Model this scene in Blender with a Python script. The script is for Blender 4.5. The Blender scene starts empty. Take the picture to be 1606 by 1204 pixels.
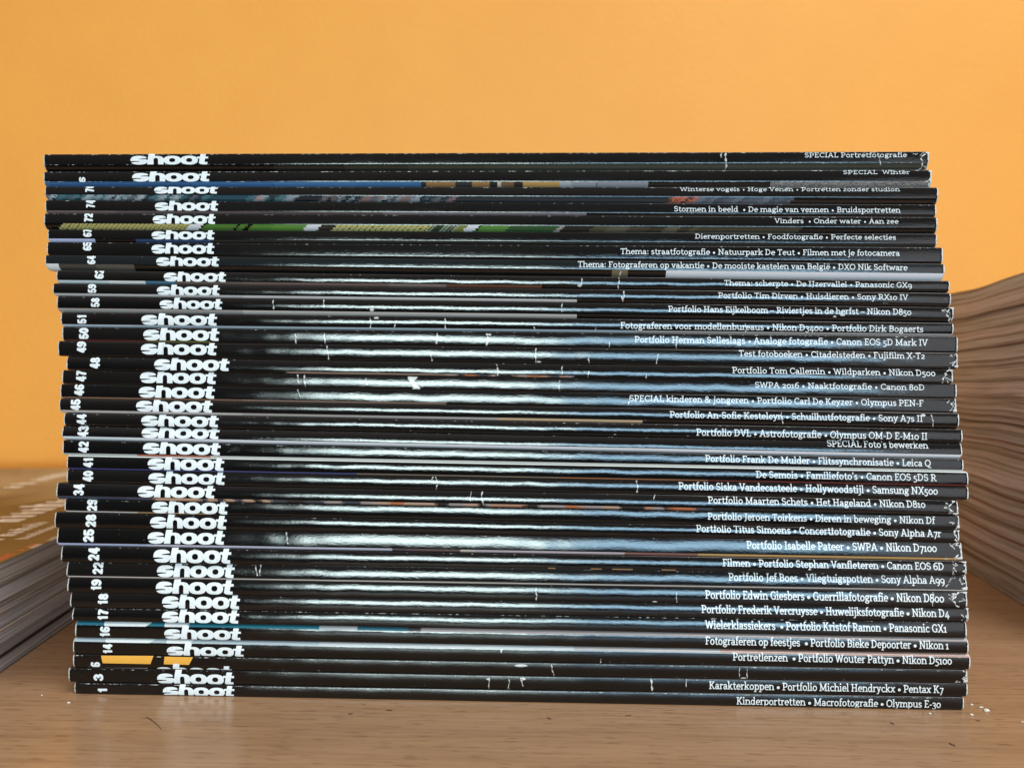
import bpy, math, random
import numpy as np
from mathutils import Matrix, Vector

scene = bpy.context.scene
COL = scene.collection

# ------------------------------------------------------------------ camera
F_PX = 1215.0                     # focal length in photo pixels (1606 wide)
DIST = 0.243                      # camera to the plane of the spines, metres
YAW = math.radians(1.738)
ROLL = math.radians(0.3535)
fw = np.array([-math.sin(YAW), math.cos(YAW), 0.0])
r0 = np.array([math.cos(YAW), math.sin(YAW), 0.0])
u0 = np.array([0.0, 0.0, 1.0])
RT = math.cos(ROLL) * r0 + math.sin(ROLL) * u0
UP = -math.sin(ROLL) * r0 + math.cos(ROLL) * u0
CAM = np.array([0.0, -DIST, 0.0])


def unproject(px, py):
    """where a sight line measured in the photo meets the plane of the spines: X and Z in metres"""
    px = np.asarray(px, float); py = np.asarray(py, float)
    a = (px - 803.0) / F_PX
    b = (602.0 - py) / F_PX
    dx = fw[0] + a * RT[0] + b * UP[0]
    dy = fw[1] + a * RT[1] + b * UP[1]
    dz = fw[2] + a * RT[2] + b * UP[2]
    t = DIST / dy
    return CAM[0] + t * dx, CAM[2] + t * dz


_zb = 0.5 * (unproject(115, 1088)[1] + unproject(1513, 1114)[1])
CAM[2] = -float(_zb)

cam_data = bpy.data.cameras.new('camera')
cam = bpy.data.objects.new('camera', cam_data)
COL.objects.link(cam)
m = Matrix(((RT[0], UP[0], -fw[0], CAM[0]),
            (RT[1], UP[1], -fw[1], CAM[1]),
            (RT[2], UP[2], -fw[2], CAM[2]),
            (0, 0, 0, 1)))
cam.matrix_world = m
cam_data.sensor_width = 36.0
cam_data.lens = 36.0 * F_PX / 1606.0
cam_data.clip_start = 0.005
cam_data.clip_end = 50
cam_data.dof.use_dof = True
cam_data.dof.focus_distance = DIST + 0.001
cam_data.dof.aperture_fstop = 12.5
scene.camera = cam

# ------------------------------------------------------------------ light
world = bpy.data.worlds.new('World')
scene.world = world
world.use_nodes = True
bg = world.node_tree.nodes['Background']
# the rest of the room: a bright ceiling, a darker floor
wt = world.node_tree
_tc = wt.nodes.new('ShaderNodeTexCoord')
_sp = wt.nodes.new('ShaderNodeSeparateXYZ')
_rp = wt.nodes.new('ShaderNodeValToRGB')
wt.links.new(_tc.outputs['Generated'], _sp.inputs[0])
_mr = wt.nodes.new('ShaderNodeMapRange')
_mr.inputs['From Min'].default_value = -0.5; _mr.inputs['From Max'].default_value = 0.8
wt.links.new(_sp.outputs['Z'], _mr.inputs['Value'])
wt.links.new(_mr.outputs[0], _rp.inputs['Fac'])
_rp.color_ramp.elements[0].color = (0.035, 0.030, 0.027, 1)
_rp.color_ramp.elements[1].color = (1.0, 0.95, 0.88, 1)
for _p, _c in ((0.36, (0.05, 0.045, 0.042, 1)), (0.52, (0.15, 0.135, 0.125, 1)), (0.72, (0.42, 0.385, 0.355, 1))):
    _e = _rp.color_ramp.elements.new(_p); _e.color = _c
wt.links.new(_rp.outputs['Color'], bg.inputs[0])
bg.inputs[1].default_value = 1.0


def window_light(name, x0, x1, z0, z1, dist, power, color, yrot=0.0):
    """an area lamp behind the camera, as large as its window pane; also builds the overhead fill"""
    l = bpy.data.lights.new(name, 'AREA')
    l.shape = 'RECTANGLE'
    l.size = x1 - x0
    l.size_y = z1 - z0
    l.color = color
    l.energy = power
    o = bpy.data.objects.new(name, l)
    COL.objects.link(o)
    o.location = ((x0 + x1) / 2, -dist, (z0 + z1) / 2)
    o.rotation_euler = (math.radians(90), 0, yrot)   # faces +Y
    return o


window_light('window_light', -0.80, 0.06, 0.0, 0.36, 2.5, 33.0, (0.80, 1.0, 1.0))
window_light('window_light', 0.08, 1.12, -0.02, 0.36, 2.5, 23.0, (0.46, 0.76, 1.0))
window_light('window_light', 1.14, 1.95, -0.5, 0.75, 2.5, 6.0, (0.93, 0.95, 1.0))
ov = window_light('overhead_fill', 0.2, 1.8, 1.5, 2.5, 0.75, 42.0, (1.0, 0.97, 0.94))  # unseen overhead lamp, added as fill for soft ceiling bounce
ov.rotation_euler = (math.radians(28), 0, math.radians(40))

scene.view_settings.view_transform = 'Standard'
scene.view_settings.look = 'None'
scene.view_settings.exposure = -0.12
scene.view_settings.gamma = 1.0
scene.view_settings.use_curve_mapping = False
scene.render.engine = 'CYCLES'
scene.cycles.max_bounces = 8


# ------------------------------------------------------------------ helpers
def tag(o, label=None, cat=None, group=None, kind=None):
    if label: o['label'] = label
    if cat: o['category'] = cat
    if group: o['group'] = group
    if kind: o['kind'] = kind
    return o


def empty(name, loc):
    o = bpy.data.objects.new(name, None)
    COL.objects.link(o)
    o.location = loc
    o.empty_display_size = 0.01
    return o


class Mesh:
    """collects vertices (world space), faces, one colour and one wear value per vertex"""
    def __init__(self):
        self.v, self.f, self.c, self.w, self.n = [], [], [], [], 0

    def add(self, verts, faces, fcol=None, wear=None):
        verts = np.asarray(verts, float)
        k = len(verts)
        self.v.append(verts)
        self.f += [tuple(int(i) + self.n for i in fc) for fc in faces]
        if fcol is None: fcol = [(0.5, 0.5, 0.5)] * len(faces)
        elif isinstance(fcol, tuple): fcol = [fcol] * len(faces)
        self.c += list(fcol)
        self.w.append(np.zeros(k) if wear is None else np.full(k, wear, float) if np.isscalar(wear) else np.asarray(wear, float))
        self.n += k

    def box(self, x0, x1, y0, y1, z0, z1, fcol=None):
        v = [(x, y, z) for z in (z0, z1) for y in (y0, y1) for x in (x0, x1)]
        f = [(0, 2, 3, 1), (4, 5, 7, 6), (0, 1, 5, 4), (2, 6, 7, 3), (0, 4, 6, 2), (1, 3, 7, 5)]
        self.add(v, f, fcol)

    def build(self, name, mat, parent=None, smooth=False, origin=(0, 0, 0)):
        me = bpy.data.meshes.new(name)
        V = np.concatenate(self.v) - np.asarray(origin)
        me.from_pydata(V.tolist(), [], self.f)
        me.materials.append(mat)
        ca = me.color_attributes.new('print_colour', 'FLOAT_COLOR', 'CORNER')
        counts = np.array([len(f) for f in self.f])
        cc = np.repeat(np.array(self.c, float), counts, axis=0)
        ca.data.foreach_set('color', np.hstack([cc, np.ones((len(cc), 1))]).ravel())
        wa = me.attributes.new('wear', 'FLOAT', 'POINT')
        wa.data.foreach_set('value', np.concatenate(self.w))
        if smooth:
            me.polygons.foreach_set('use_smooth', np.ones(len(me.polygons), bool))
        me.update()
        o = bpy.data.objects.new(name, me)
        COL.objects.link(o)
        if parent: o.parent = parent
        else: o.location = origin
        return o


# ------------------------------------------------------------------ materials
def new_mat(name):
    mt = bpy.data.materials.new(name)
    mt.use_nodes = True
    nt = mt.node_tree
    return mt, nt, nt.nodes['Principled BSDF']


def N(nt, typ, **kw):
    n = nt.nodes.new(typ)
    for k, v in kw.items():
        setattr(n, k, v)
    return n


def mapped(nt, scale, coord='Object'):
    tc = N(nt, 'ShaderNodeTexCoord')
    mp = N(nt, 'ShaderNodeMapping')
    mp.inputs['Scale'].default_value = scale
    nt.links.new(tc.outputs[coord], mp.inputs['Vector'])
    return mp.outputs['Vector']


def noise(nt, vec, scale, detail=3, rough=0.5, dist=0.0):
    n = N(nt, 'ShaderNodeTexNoise')
    n.inputs['Scale'].default_value = scale
    n.inputs['Detail'].default_value = detail
    n.inputs['Roughness'].default_value = rough
    n.inputs['Distortion'].default_value = dist
    nt.links.new(vec, n.inputs['Vector'])
    return n.outputs['Fac']


def ramp(nt, fac, stops):
    r = N(nt, 'ShaderNodeValToRGB')
    els = r.color_ramp.elements
    while len(els) < len(stops): els.new(0.5)
    for e, (p, c) in zip(els, stops):
        e.position = p
        e.color = (*c, 1) if len(c) == 3 else c
    nt.links.new(fac, r.inputs['Fac'])
    return r.outputs['Color']


def mathn(nt, op, a, b=None, clamp=False):
    n = N(nt, 'ShaderNodeMath', operation=op, use_clamp=clamp)
    for i, x in enumerate((a, b)):
        if x is None: continue
        if isinstance(x, (int, float)): n.inputs[i].default_value = x
        else: nt.links.new(x, n.inputs[i])
    return n.outputs[0]


def mix(nt, fac, a, b, blend='MIX'):
    n = N(nt, 'ShaderNodeMix', data_type='RGBA', blend_type=blend)
    if isinstance(fac, (int, float)): n.inputs[0].default_value = fac
    else: nt.links.new(fac, n.inputs[0])
    for i, x in ((6, a), (7, b)):
        if isinstance(x, tuple): n.inputs[i].default_value = (*x, 1)
        else: nt.links.new(x, n.inputs[i])
    return n.outputs[2]


def bump(nt, height, strength, distance):
    b = N(nt, 'ShaderNodeBump')
    b.inputs['Strength'].default_value = strength
    b.inputs['Distance'].default_value = distance
    nt.links.new(height, b.inputs['Height'])
    return b


def mat_cover():
    mt, nt, p = new_mat('glossy_cover')
    at = N(nt, 'ShaderNodeAttribute', attribute_name='print_colour')
    wr = N(nt, 'ShaderNodeAttribute', attribute_name='wear')
    oi = N(nt, 'ShaderNodeObjectInfo')
    tc = N(nt, 'ShaderNodeTexCoord')
    off = N(nt, 'ShaderNodeVectorMath', operation='MULTIPLY_ADD')
    nt.links.new(oi.outputs['Random'], off.inputs[0])
    off.inputs[1].default_value = (3.1, 1.7, 2.3)
    nt.links.new(tc.outputs['Object'], off.inputs[2])
    base = off.outputs[0]
    def mp(scale):
        q = N(nt, 'ShaderNodeMapping')
        q.inputs['Scale'].default_value = scale
        nt.links.new(base, q.inputs['Vector'])
        return q.outputs['Vector']
    n1 = noise(nt, mp((700, 900, 1400)), 1.0, 4, 0.65)
    worn = mathn(nt, 'SUBTRACT', mathn(nt, 'ADD', n1, wr.outputs['Fac']), 1.0)
    worn = mathn(nt, 'MULTIPLY', worn, 9.0, True)
    # scattered specks of dust and rubbed ink
    n2 = noise(nt, mp((900, 900, 900)), 1.0, 2, 0.6)
    speck = mathn(nt, 'MULTIPLY', mathn(nt, 'SUBTRACT', n2, 0.765), 14.0, True)
    worn = mathn(nt, 'MAXIMUM', worn, mathn(nt, 'MULTIPLY', speck, 0.35))
    col = mix(nt, worn, at.outputs['Color'], (0.62, 0.61, 0.59))
    nt.links.new(col, p.inputs['Base Color'])
    smudge = noise(nt, mp((25, 60, 120)), 1.0, 3, 0.6)
    rg = N(nt, 'ShaderNodeMapRange')
    rg.inputs['From Min'].default_value = 0.35; rg.inputs['From Max'].default_value = 0.75
    rg.inputs['To Min'].default_value = 0.05; rg.inputs['To Max'].default_value = 0.13
    nt.links.new(smudge, rg.inputs['Value'])
    r2 = N(nt, 'ShaderNodeMix', data_type='FLOAT')
    nt.links.new(worn, r2.inputs[0]); nt.links.new(rg.outputs[0], r2.inputs[2]); r2.inputs[3].default_value = 0.8
    nt.links.new(r2.outputs[0], p.inputs['Roughness'])
    h1 = noise(nt, mp((260, 500, 900)), 1.0, 4, 0.6)
    h2 = noise(nt, mp((1000, 1600, 1900)), 1.0, 4, 0.7)
    b1 = bump(nt, h1, 0.4, 0.00004)
    b2 = bump(nt, h2, 0.6, 0.000034)
    nt.links.new(b1.outputs[0], b2.inputs['Normal'])
    nt.links.new(b2.outputs[0], p.inputs['Normal'])
    p.inputs['IOR'].default_value = 1.5
    return mt


def mat_ink():
    mt, nt, p = new_mat('white_lettering')
    v = mapped(nt, (1200, 1200, 1200))
    f = noise(nt, v, 1.0, 3, 0.6)
    nt.links.new(ramp(nt, f, [(0.25, (0.6, 0.62, 0.63)), (0.5, (0.76, 0.79, 0.81))]), p.inputs['Base Color'])
    p.inputs['Roughness'].default_value = 0.22
    return mt


def mat_pages(name, tint, dark):
    mt, nt, p = new_mat(name)
    oi = N(nt, 'ShaderNodeObjectInfo')
    tc = N(nt, 'ShaderNodeTexCoord')
    off = N(nt, 'ShaderNodeVectorMath', operation='MULTIPLY_ADD')
    nt.links.new(oi.outputs['Random'], off.inputs[0])
    off.inputs[1].default_value = (0.7, 0.9, 5.3)
    nt.links.new(tc.outputs['UV'], off.inputs[2])
    q = N(nt, 'ShaderNodeMapping')
    q.inputs['Scale'].default_value = (3, 1500, 1)
    nt.links.new(off.outputs[0], q.inputs['Vector'])
    f = noise(nt, q.outputs['Vector'], 1.0, 5, 0.75)
    q2 = N(nt, 'ShaderNodeMapping')
    q2.inputs['Scale'].default_value = (2.0, 760, 1)
    nt.links.new(off.outputs[0], q2.inputs['Vector'])
    g = noise(nt, q2.outputs['Vector'], 1.0, 3, 0.6)
    c1 = ramp(nt, f, [(0.33, dark), (0.46, tint), (0.75, tuple(min(1, t * 1.25) for t in tint))])
    c2 = ramp(nt, g, [(0.36, (0.22, 0.18, 0.155)), (0.46, (0.8, 0.77, 0.75)), (0.6, (1, 1, 1))])
    nt.links.new(mix(nt, 0.8, c1, c2, 'MULTIPLY'), p.inputs['Base Color'])
    p.inputs['Roughness'].default_value = 0.6
    b = bump(nt, f, 0.4, 0.0002)
    nt.links.new(b.outputs[0], p.inputs['Normal'])
    return mt


def mat_wall():
    mt, nt, p = new_mat('orange_wall_paint')
    v = mapped(nt, (1, 1, 1))
    f = noise(nt, v, 7.0, 6, 0.7)
    nt.links.new(ramp(nt, f, [(0.3, (0.81, 0.330, 0.046)), (0.7, (0.86, 0.362, 0.054))]), p.inputs['Base Color'])
    p.inputs['Roughness'].default_value = 0.55
    h = noise(nt, v, 260.0, 3, 0.6)
    nt.links.new(bump(nt, h, 0.4, 0.0008).outputs[0], p.inputs['Normal'])
    return mt


def mat_table():
    mt, nt, p = new_mat('beech_laminate')
    # long soft figure, fine fibres and short dark pores, all running along X
    v1 = mapped(nt, (5, 70, 1)); f1 = noise(nt, v1, 1.0, 4, 0.55, 0.4)
    v2 = mapped(nt, (26, 620, 1)); f2 = noise(nt, v2, 1.0, 4, 0.65)
    v3 = mapped(nt, (110, 1100, 1)); f3 = noise(nt, v3, 1.0, 2, 0.5)
    c = ramp(nt, f1, [(0.3, (0.325, 0.192, 0.104)), (0.5, (0.37, 0.225, 0.125)), (0.72, (0.41, 0.255, 0.148))])
    c = mix(nt, 0.42, c, ramp(nt, f2, [(0.32, (0.50, 0.44, 0.39)), (0.56, (1.0, 1.0, 1.0))]), 'MULTIPLY')
    c = mix(nt, 0.55, c, ramp(nt, f3, [(0.30, (0.32, 0.25, 0.20)), (0.42, (1, 1, 1))]), 'MULTIPLY')
    nt.links.new(c, p.inputs['Base Color'])
    vr = mapped(nt, (14, 40, 1)); fr = noise(nt, vr, 1.0, 3, 0.6)
    rg = N(nt, 'ShaderNodeMapRange')
    rg.inputs['To Min'].default_value = 0.17; rg.inputs['To Max'].default_value = 0.32
    p.inputs['IOR'].default_value = 1.4
    nt.links.new(fr, rg.inputs['Value'])
    nt.links.new(rg.outputs[0], p.inputs['Roughness'])
    nt.links.new(bump(nt, f2, 0.25, 0.00006).outputs[0], p.inputs['Normal'])
    return mt


def mat_plain(name, col, rough=0.5):
    mt, nt, p = new_mat(name)
    v = mapped(nt, (400, 400, 400))
    f = noise(nt, v, 1.0, 3, 0.6)
    nt.links.new(ramp(nt, f, [(0.3, tuple(c * 0.85 for c in col)), (0.7, col)]), p.inputs['Base Color'])
    p.inputs['Roughness'].default_value = rough
    return mt


def mat_gold():
    mt, nt, p = new_mat('golden_brown_cover')
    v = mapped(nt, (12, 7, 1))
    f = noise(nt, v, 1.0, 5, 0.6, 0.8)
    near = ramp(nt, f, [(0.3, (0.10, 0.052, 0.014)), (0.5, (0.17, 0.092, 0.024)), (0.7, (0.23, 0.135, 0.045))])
    far = ramp(nt, f, [(0.35, (0.20, 0.13, 0.06)), (0.5, (0.30, 0.21, 0.105)), (0.65, (0.36, 0.26, 0.14))])  # paler tan paints the wall's grazing reflection onto the far half
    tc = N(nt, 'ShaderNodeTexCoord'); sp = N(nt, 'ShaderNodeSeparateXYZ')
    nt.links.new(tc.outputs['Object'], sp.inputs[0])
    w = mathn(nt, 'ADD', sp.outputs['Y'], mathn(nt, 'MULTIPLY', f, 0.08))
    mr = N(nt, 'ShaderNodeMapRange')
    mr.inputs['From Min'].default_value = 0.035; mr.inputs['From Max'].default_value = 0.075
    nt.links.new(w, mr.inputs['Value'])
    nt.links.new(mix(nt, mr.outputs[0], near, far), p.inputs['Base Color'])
    p.inputs['Roughness'].default_value = 0.5
    p.inputs['IOR'].default_value = 1.3
    return mt


M_COVER = mat_cover()
M_INK = mat_ink()
M_WHITEPAGE = mat_pages('white_page_edges', (0.62, 0.60, 0.57), (0.25, 0.23, 0.21))
M_PAGES = [mat_pages('grey_page_edges', (0.50, 0.51, 0.54), (0.24, 0.24, 0.25)),
           mat_pages('warm_page_edges', (0.47, 0.455, 0.46), (0.21, 0.20, 0.20)),
           mat_pages('brown_page_edges', (0.40, 0.375, 0.36), (0.17, 0.155, 0.145)),
           mat_pages('pinkish_page_edges', (0.54, 0.51, 0.54), (0.27, 0.24, 0.25))]
M_WALL = mat_wall()
M_TABLE = mat_table()
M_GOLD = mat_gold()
M_EDGE = mat_plain('dark_cover_edge', (0.06, 0.05, 0.045), 0.4)
M_EDGE2 = mat_plain('grey_cover_edge', (0.25, 0.22, 0.2), 0.4)
M_EDGE3 = mat_plain('pale_cover_edge', (0.42, 0.36, 0.31), 0.4)
M_EDGE4 = mat_plain('dull_red_cover_edge', (0.30, 0.13, 0.11), 0.4)
M_CRUMB = mat_plain('paper_crumb', (0.75, 0.70, 0.62), 0.8)
M_SCRATCH = mat_plain('scratch_in_laminate', (0.07, 0.035, 0.02), 0.6)
M_WTEXT = mat_plain('cover_lettering_white', (0.72, 0.70, 0.66), 0.35)
M_RTEXT = mat_plain('cover_lettering_red', (0.55, 0.06, 0.03), 0.35)

# ------------------------------------------------------------------ setting
WALL_Y = 0.362
wm = Mesh()
wm.box(-2.2, 2.2, WALL_Y, WALL_Y + 0.1, -0.75, 1.9)
tag(wm.build('wall', M_WALL), 'plain matt orange painted wall behind the stacks', 'wall', kind='structure')
tm = Mesh()
tm.box(-1.3, 1.3, -0.19, WALL_Y - 0.001, -0.028, 0.0)
table = tm.build('table', M_TABLE)
tag(table, 'brown beech laminate table top carrying all the magazines', 'table', kind='structure')

# ------------------------------------------------------------------ lettering: strokes -> distance field -> mesh
XH, W = 0.70, 0.061


def ar(cx, cy, rx, ry, a0, a1, n=14):
    n = max(4, int(abs(a1 - a0) / 360.0 * n * 1.6))
    return [(cx + rx * math.cos(math.radians(a0 + (a1 - a0) * i / n)), cy + ry * math.sin(math.radians(a0 + (a1 - a0) * i / n))) for i in range(n + 1)]


def ring(cx, cy, rx, ry): return ('P', ar(cx, cy, rx, ry, 0, 360))
def P(*pts): return ('P', [q for s in pts for q in (s if isinstance(s, list) else [s])])
def B(x0, y0, x1, y1, hw=W): return ('B', x0, y0, x1, y1, hw)          # butt-ended stroke
def st(x, y0, y1): return B(x, y0, x, y1)
def sf(x, y, l=0.17, r=0.17):                                            # slab serif
    yy = y + 0.052 if y < 0.3 and y > -0.2 or y < -0.2 else y - 0.052
    return B(x - l, yy, x + r, yy, 0.052)
def dot(x, y, r=0.1): return ('D', x, y, r)


def arch(x, s=0.205): return P(ar(x + s, 0.42, s, 0.215, 180, 0))


GL = {
 'a': (.58, [st(.43, .05, .46), P(ar(.26, .45, .17, .19, 0, 150)), ring(.25, .205, .165, .165), B(.43, .052, .58, .052, .052)]),
 'b': (.64, [st(.15, 0, 1.06), sf(.15, 1.06, .15, .0), ring(.35, .34, .20, .30)]),
 'c': (.54, [P(ar(.32, .34, .22, .30, 48, 312))]),
 'd': (.66, [st(.49, 0, 1.06), sf(.49, 1.06, .15, 0), ring(.29, .34, .20, .30), sf(.5, 0, 0, .16)]),
 'e': (.58, [P(ar(.31, .34, .22, .30, 0, 305)), B(.1, .37, .53, .37, .05)]),
 'f': (.40, [st(.19, 0, .86), P(ar(.35, .84, .16, .17, 75, 180)), B(.04, .65, .40, .65, .052), sf(.19, 0)]),
 'g': (.60, [ring(.28, .47, .17, .18), P((.16, .33), (.13, .22), (.2, .13), (.42, .08)), ring(.29, -.08, .21, .15), B(.40, .62, .57, .65, .06)]),
 'h': (.70, [st(.15, 0, 1.06), sf(.15, 1.06, .15, 0), sf(.15, 0), arch(.15), st(.56, 0, .43), sf(.56, 0)]),
 'i': (.33, [st(.16, 0, XH), sf(.16, XH, .15, 0), sf(.16, 0), dot(.15, .94)]),
 'j': (.33, [st(.19, -.12, XH), sf(.19, XH, .15, 0), P(ar(.03, -.12, .16, .15, 0, -95)), dot(.18, .94)]),
 'k': (.66, [st(.15, 0, 1.06), sf(.15, 1.06, .15, 0), sf(.15, 0), B(.19, .30, .5, .66), B(.28, .40, .54, .04), sf(.55, 0, .13, .13), sf(.5, XH, .12, .13)]),
 'l': (.33, [st(.16, 0, 1.06), sf(.16, 1.06, .15, 0), sf(.16, 0)]),
 'm': (1.02, [st(.15, 0, XH), sf(.15, XH, .15, 0), sf(.15, 0), arch(.15, .185), st(.52, 0, .43), sf(.52, 0, .13, .13), arch(.52, .185), st(.89, 0, .43), sf(.89, 0, .13, .15)]),
 'n': (.70, [st(.15, 0, XH), sf(.15, XH, .15, 0), sf(.15, 0), arch(.15), st(.56, 0, .43), sf(.56, 0)]),
 'o': (.62, [ring(.31, .34, .22, .30)]),
 'p': (.65, [st(.15, -.3, XH), sf(.15, XH, .15, 0), sf(.15, -.3), ring(.36, .34, .20, .30)]),
 'q': (.65, [st(.5, -.3, XH), sf(.5, -.3), ring(.29, .34, .20, .30)]),
 'r': (.48, [st(.16, 0, XH), sf(.16, XH, .15, 0), sf(.16, 0), P(ar(.35, .42, .19, .21, 62, 180))]),
 's': (.50, [P(ar(.25, .50, .15, .145, 28, 270), ar(.25, .19, .165, .155, 90, -155))]),
 't': (.43, [st(.19, .16, .90), P(ar(.34, .18, .15, .145, 180, 300)), B(.04, .65, .40, .65, .052)]),
 'u': (.69, [st(.14, .26, XH), sf(.14, XH, .14, 0), P(ar(.34, .27, .2, .225, 180, 360)), st(.54, 0, XH), sf(.54, XH, .14, 0), sf(.54, 0, 0, .16)]),
 'v': (.60, [B(.11, .68, .30, .02), B(.49, .68, .30, .02), sf(.11, XH, .13, .13), sf(.49, XH, .13, .13)]),
 'w': (.90, [B(.11, .68, .27, .02), B(.44, .66, .27, .02), B(.44, .66, .62, .02), B(.79, .68, .62, .02), sf(.11, XH, .13, .12), sf(.79, XH, .12, .13)]),
 'x': (.62, [B(.12, .67, .50, .03), B(.50, .67, .12, .03), sf(.12, XH, .12, .12), sf(.5, XH, .12, .12), sf(.12, 0, .12, .12), sf(.5, 0, .12, .12)]),
 'y': (.60, [B(.11, .68, .31, .03), P((.49, .66), (.30, .0), (.22, -.2), (.10, -.24)), sf(.11, XH, .13, .13), sf(.49, XH, .13, .13)]),
 'z': (.54, [B(.08, .645, .48, .645, .055), B(.45, .63, .10, .06), B(.07, .055, .49, .055, .055)]),
 'A': (.80, [B(.12, .02, .38, .98), B(.66, .02, .40, .98), B(.22, .34, .56, .34, .055), sf(.12, 0, .14, .14), sf(.67, 0, .14, .14)]),
 'B': (.72, [st(.18, 0, 1), P((.12, .93), (.36, .93), ar(.38, .73, .2, .2, 90, -90), (.2, .53)), P((.36, .53), ar(.40, .30, .22, .23, 90, -90), (.12, .07))]),
 'C': (.72, [P(ar(.42, .5, .32, .44, 45, 315)), B(.64, .7, .64, .95, .05)]),
 'D': (.80, [st(.18, 0, 1), P((.06, .93), (.34, .93), ar(.36, .5, .32, .43, 90, -90), (.06, .07))]),
 'E': (.66, [st(.18, 0, 1), B(.05, .94, .58, .94, .06), B(.05, .06, .60, .06, .06), B(.18, .52, .48, .52, .055), B(.56, .76, .56, 1, .045), B(.58, 0, .58, .26, .045)]),
 'F': (.62, [st(.18, 0, 1), B(.05, .94, .58, .94, .06), B(.18, .50, .46, .50, .055), sf(.18, 0), B(.56, .74, .56, 1, .045)]),
 'G': (.78, [P(ar(.42, .5, .32, .44, 45, 300)), st(.64, .05, .45), B(.5, .45, .76, .45, .052)]),
 'H': (.86, [st(.18, 0, 1), st(.66, 0, 1), B(.18, .51, .66, .51, .058), sf(.18, 0), sf(.66, 0), sf(.18, 1), sf(.66, 1)]),
 'I': (.40, [st(.2, 0, 1), sf(.2, 0), sf(.2, 1)]),
 'J': (.44, [st(.25, .1, 1), sf(.25, 1), P(ar(.07, .1, .18, .2, 0, -80))]),
 'K': (.78, [st(.18, 0, 1), sf(.18, 0), sf(.18, 1), B(.24, .44, .6, .95), B(.34, .56, .64, .05), sf(.6, 1, .14, .14), sf(.65, 0, .14, .14)]),
 'L': (.62, [st(.18, 0, 1), sf(.18, 1), B(.05, .06, .58, .06, .06), B(.56, 0, .56, .28, .045)]),
 'M': (1.02, [st(.18, 0, 1), st(.82, 0, 1), B(.18, .95, .50, .12), B(.82, .95, .50, .12), sf(.18, 0), sf(.82, 0), sf(.14, 1, .12, .06), sf(.86, 1, .06, .12)]),
 'N': (.88, [st(.18, 0, 1), st(.68, 0, 1), B(.18, .96, .68, .04), sf(.18, 0), sf(.68, 1), sf(.14, 1, .12, .06)]),
 'O': (.82, [ring(.41, .5, .33, .44)]),
 'P': (.68, [st(.18, 0, 1), P((.06, .93), (.36, .93), ar(.38, .68, .22, .25, 90, -90), (.2, .43)), sf(.18, 0, .15, .2)]),
 'Q': (.82, [ring(.41, .5, .33, .44), P((.42, .02), (.6, -.16), (.8, -.14))]),
 'R': (.74, [st(.18, 0, 1), P((.06, .93), (.36, .93), ar(.36, .70, .21, .23, 90, -90), (.2, .47)), B(.38, .48, .62, .04), sf(.18, 0), sf(.64, 0, .1, .14)]),
 'S': (.62, [P(ar(.31, .72, .21, .215, 25, 270), ar(.31, .285, .23, .22, 90, -155))]),
 'T': (.70, [st(.35, 0, 1), B(.05, .94, .65, .94, .06), sf(.35, 0), B(.07, .76, .07, 1, .045), B(.63, .76, .63, 1, .045)]),
 'U': (.82, [st(.17, .36, 1), P(ar(.40, .34, .23, .27, 180, 360)), st(.63, .34, 1), sf(.17, 1), sf(.63, 1)]),
 'V': (.76, [B(.12, .98, .37, .02), B(.64, .98, .39, .02), sf(.12, 1, .14, .14), sf(.64, 1, .14, .14)]),
 'W': (1.08, [B(.11, .98, .31, .02), B(.53, .94, .33, .02), B(.53, .94, .75, .02), B(.96, .98, .76, .02), sf(.11, 1, .13, .13), sf(.96, 1, .13, .13)]),
 'X': (.76, [B(.13, .97, .63, .03), B(.63, .97, .13, .03), sf(.13, 1, .13, .13), sf(.63, 1, .13, .13), sf(.13, 0, .13, .13), sf(.63, 0, .13, .13)]),
 '0': (.62, [ring(.31, .34, .23, .30)]),
 '1': (.42, [st(.21, 0, .70), sf(.21, 0, .19, .19), P((.19, .64), (.05, .56))]),
 '2': (.54, [P(ar(.26, .48, .17, .17, 155, -10), (.40, .38), (.09, .07)), B(.06, .06, .50, .06, .06)]),
 '3': (.52, [P(ar(.23, .49, .17, .16, 150, -60)), P((.22, .30), ar(.23, .04, .20, .25, 80, -140))]),
 '4': (.60, [P((.38, .68), (.07, .08), (.56, .08)), st(.42, -.25, .40)]),
 '5': (.52, [P((.44, .64), (.14, .64), (.12, .34)), P((.12, .34), ar(.22, .06, .21, .26, 75, -130))]),
 '6': (.60, [ring(.31, .31, .22, .26), P((.10, .36), ar(.42, .50, .33, .44, 165, 75))]),
 '7': (.54, [B(.05, .64, .50, .64, .06), P((.47, .63), (.20, -.24))]),
 '8': (.60, [ring(.30, .73, .18, .20), ring(.30, .27, .22, .24)]),
 '9': (.60, [ring(.29, .38, .22, .25), P((.50, .34), ar(.17, .18, .34, .44, 20, -72))]),
 '&': (.86, [ring(.32, .74, .16, .19), P((.22, .60), (.68, .04)), P(ar(.34, .27, .25, .23, 120, 330), (.66, .46)), B(.56, .48, .8, .48, .05)]),
 ':': (.30, [dot(.15, .10, .095), dot(.15, .58, .095)]),
 '-': (.38, [B(.05, .36, .33, .36, .065)]),
 '–': (.56, [B(.02, .36, .54, .36, .06)]),
 "'": (.22, [B(.11, .75, .11, 1.05, .065)]),
 '•': (.50, [dot(.25, .34, .19)]),
 ' ': (.28, []),
}
GL['ë'] = (.58, GL['e'][1] + [dot(.2, .92, .075), dot(.43, .92, .075)])

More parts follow.
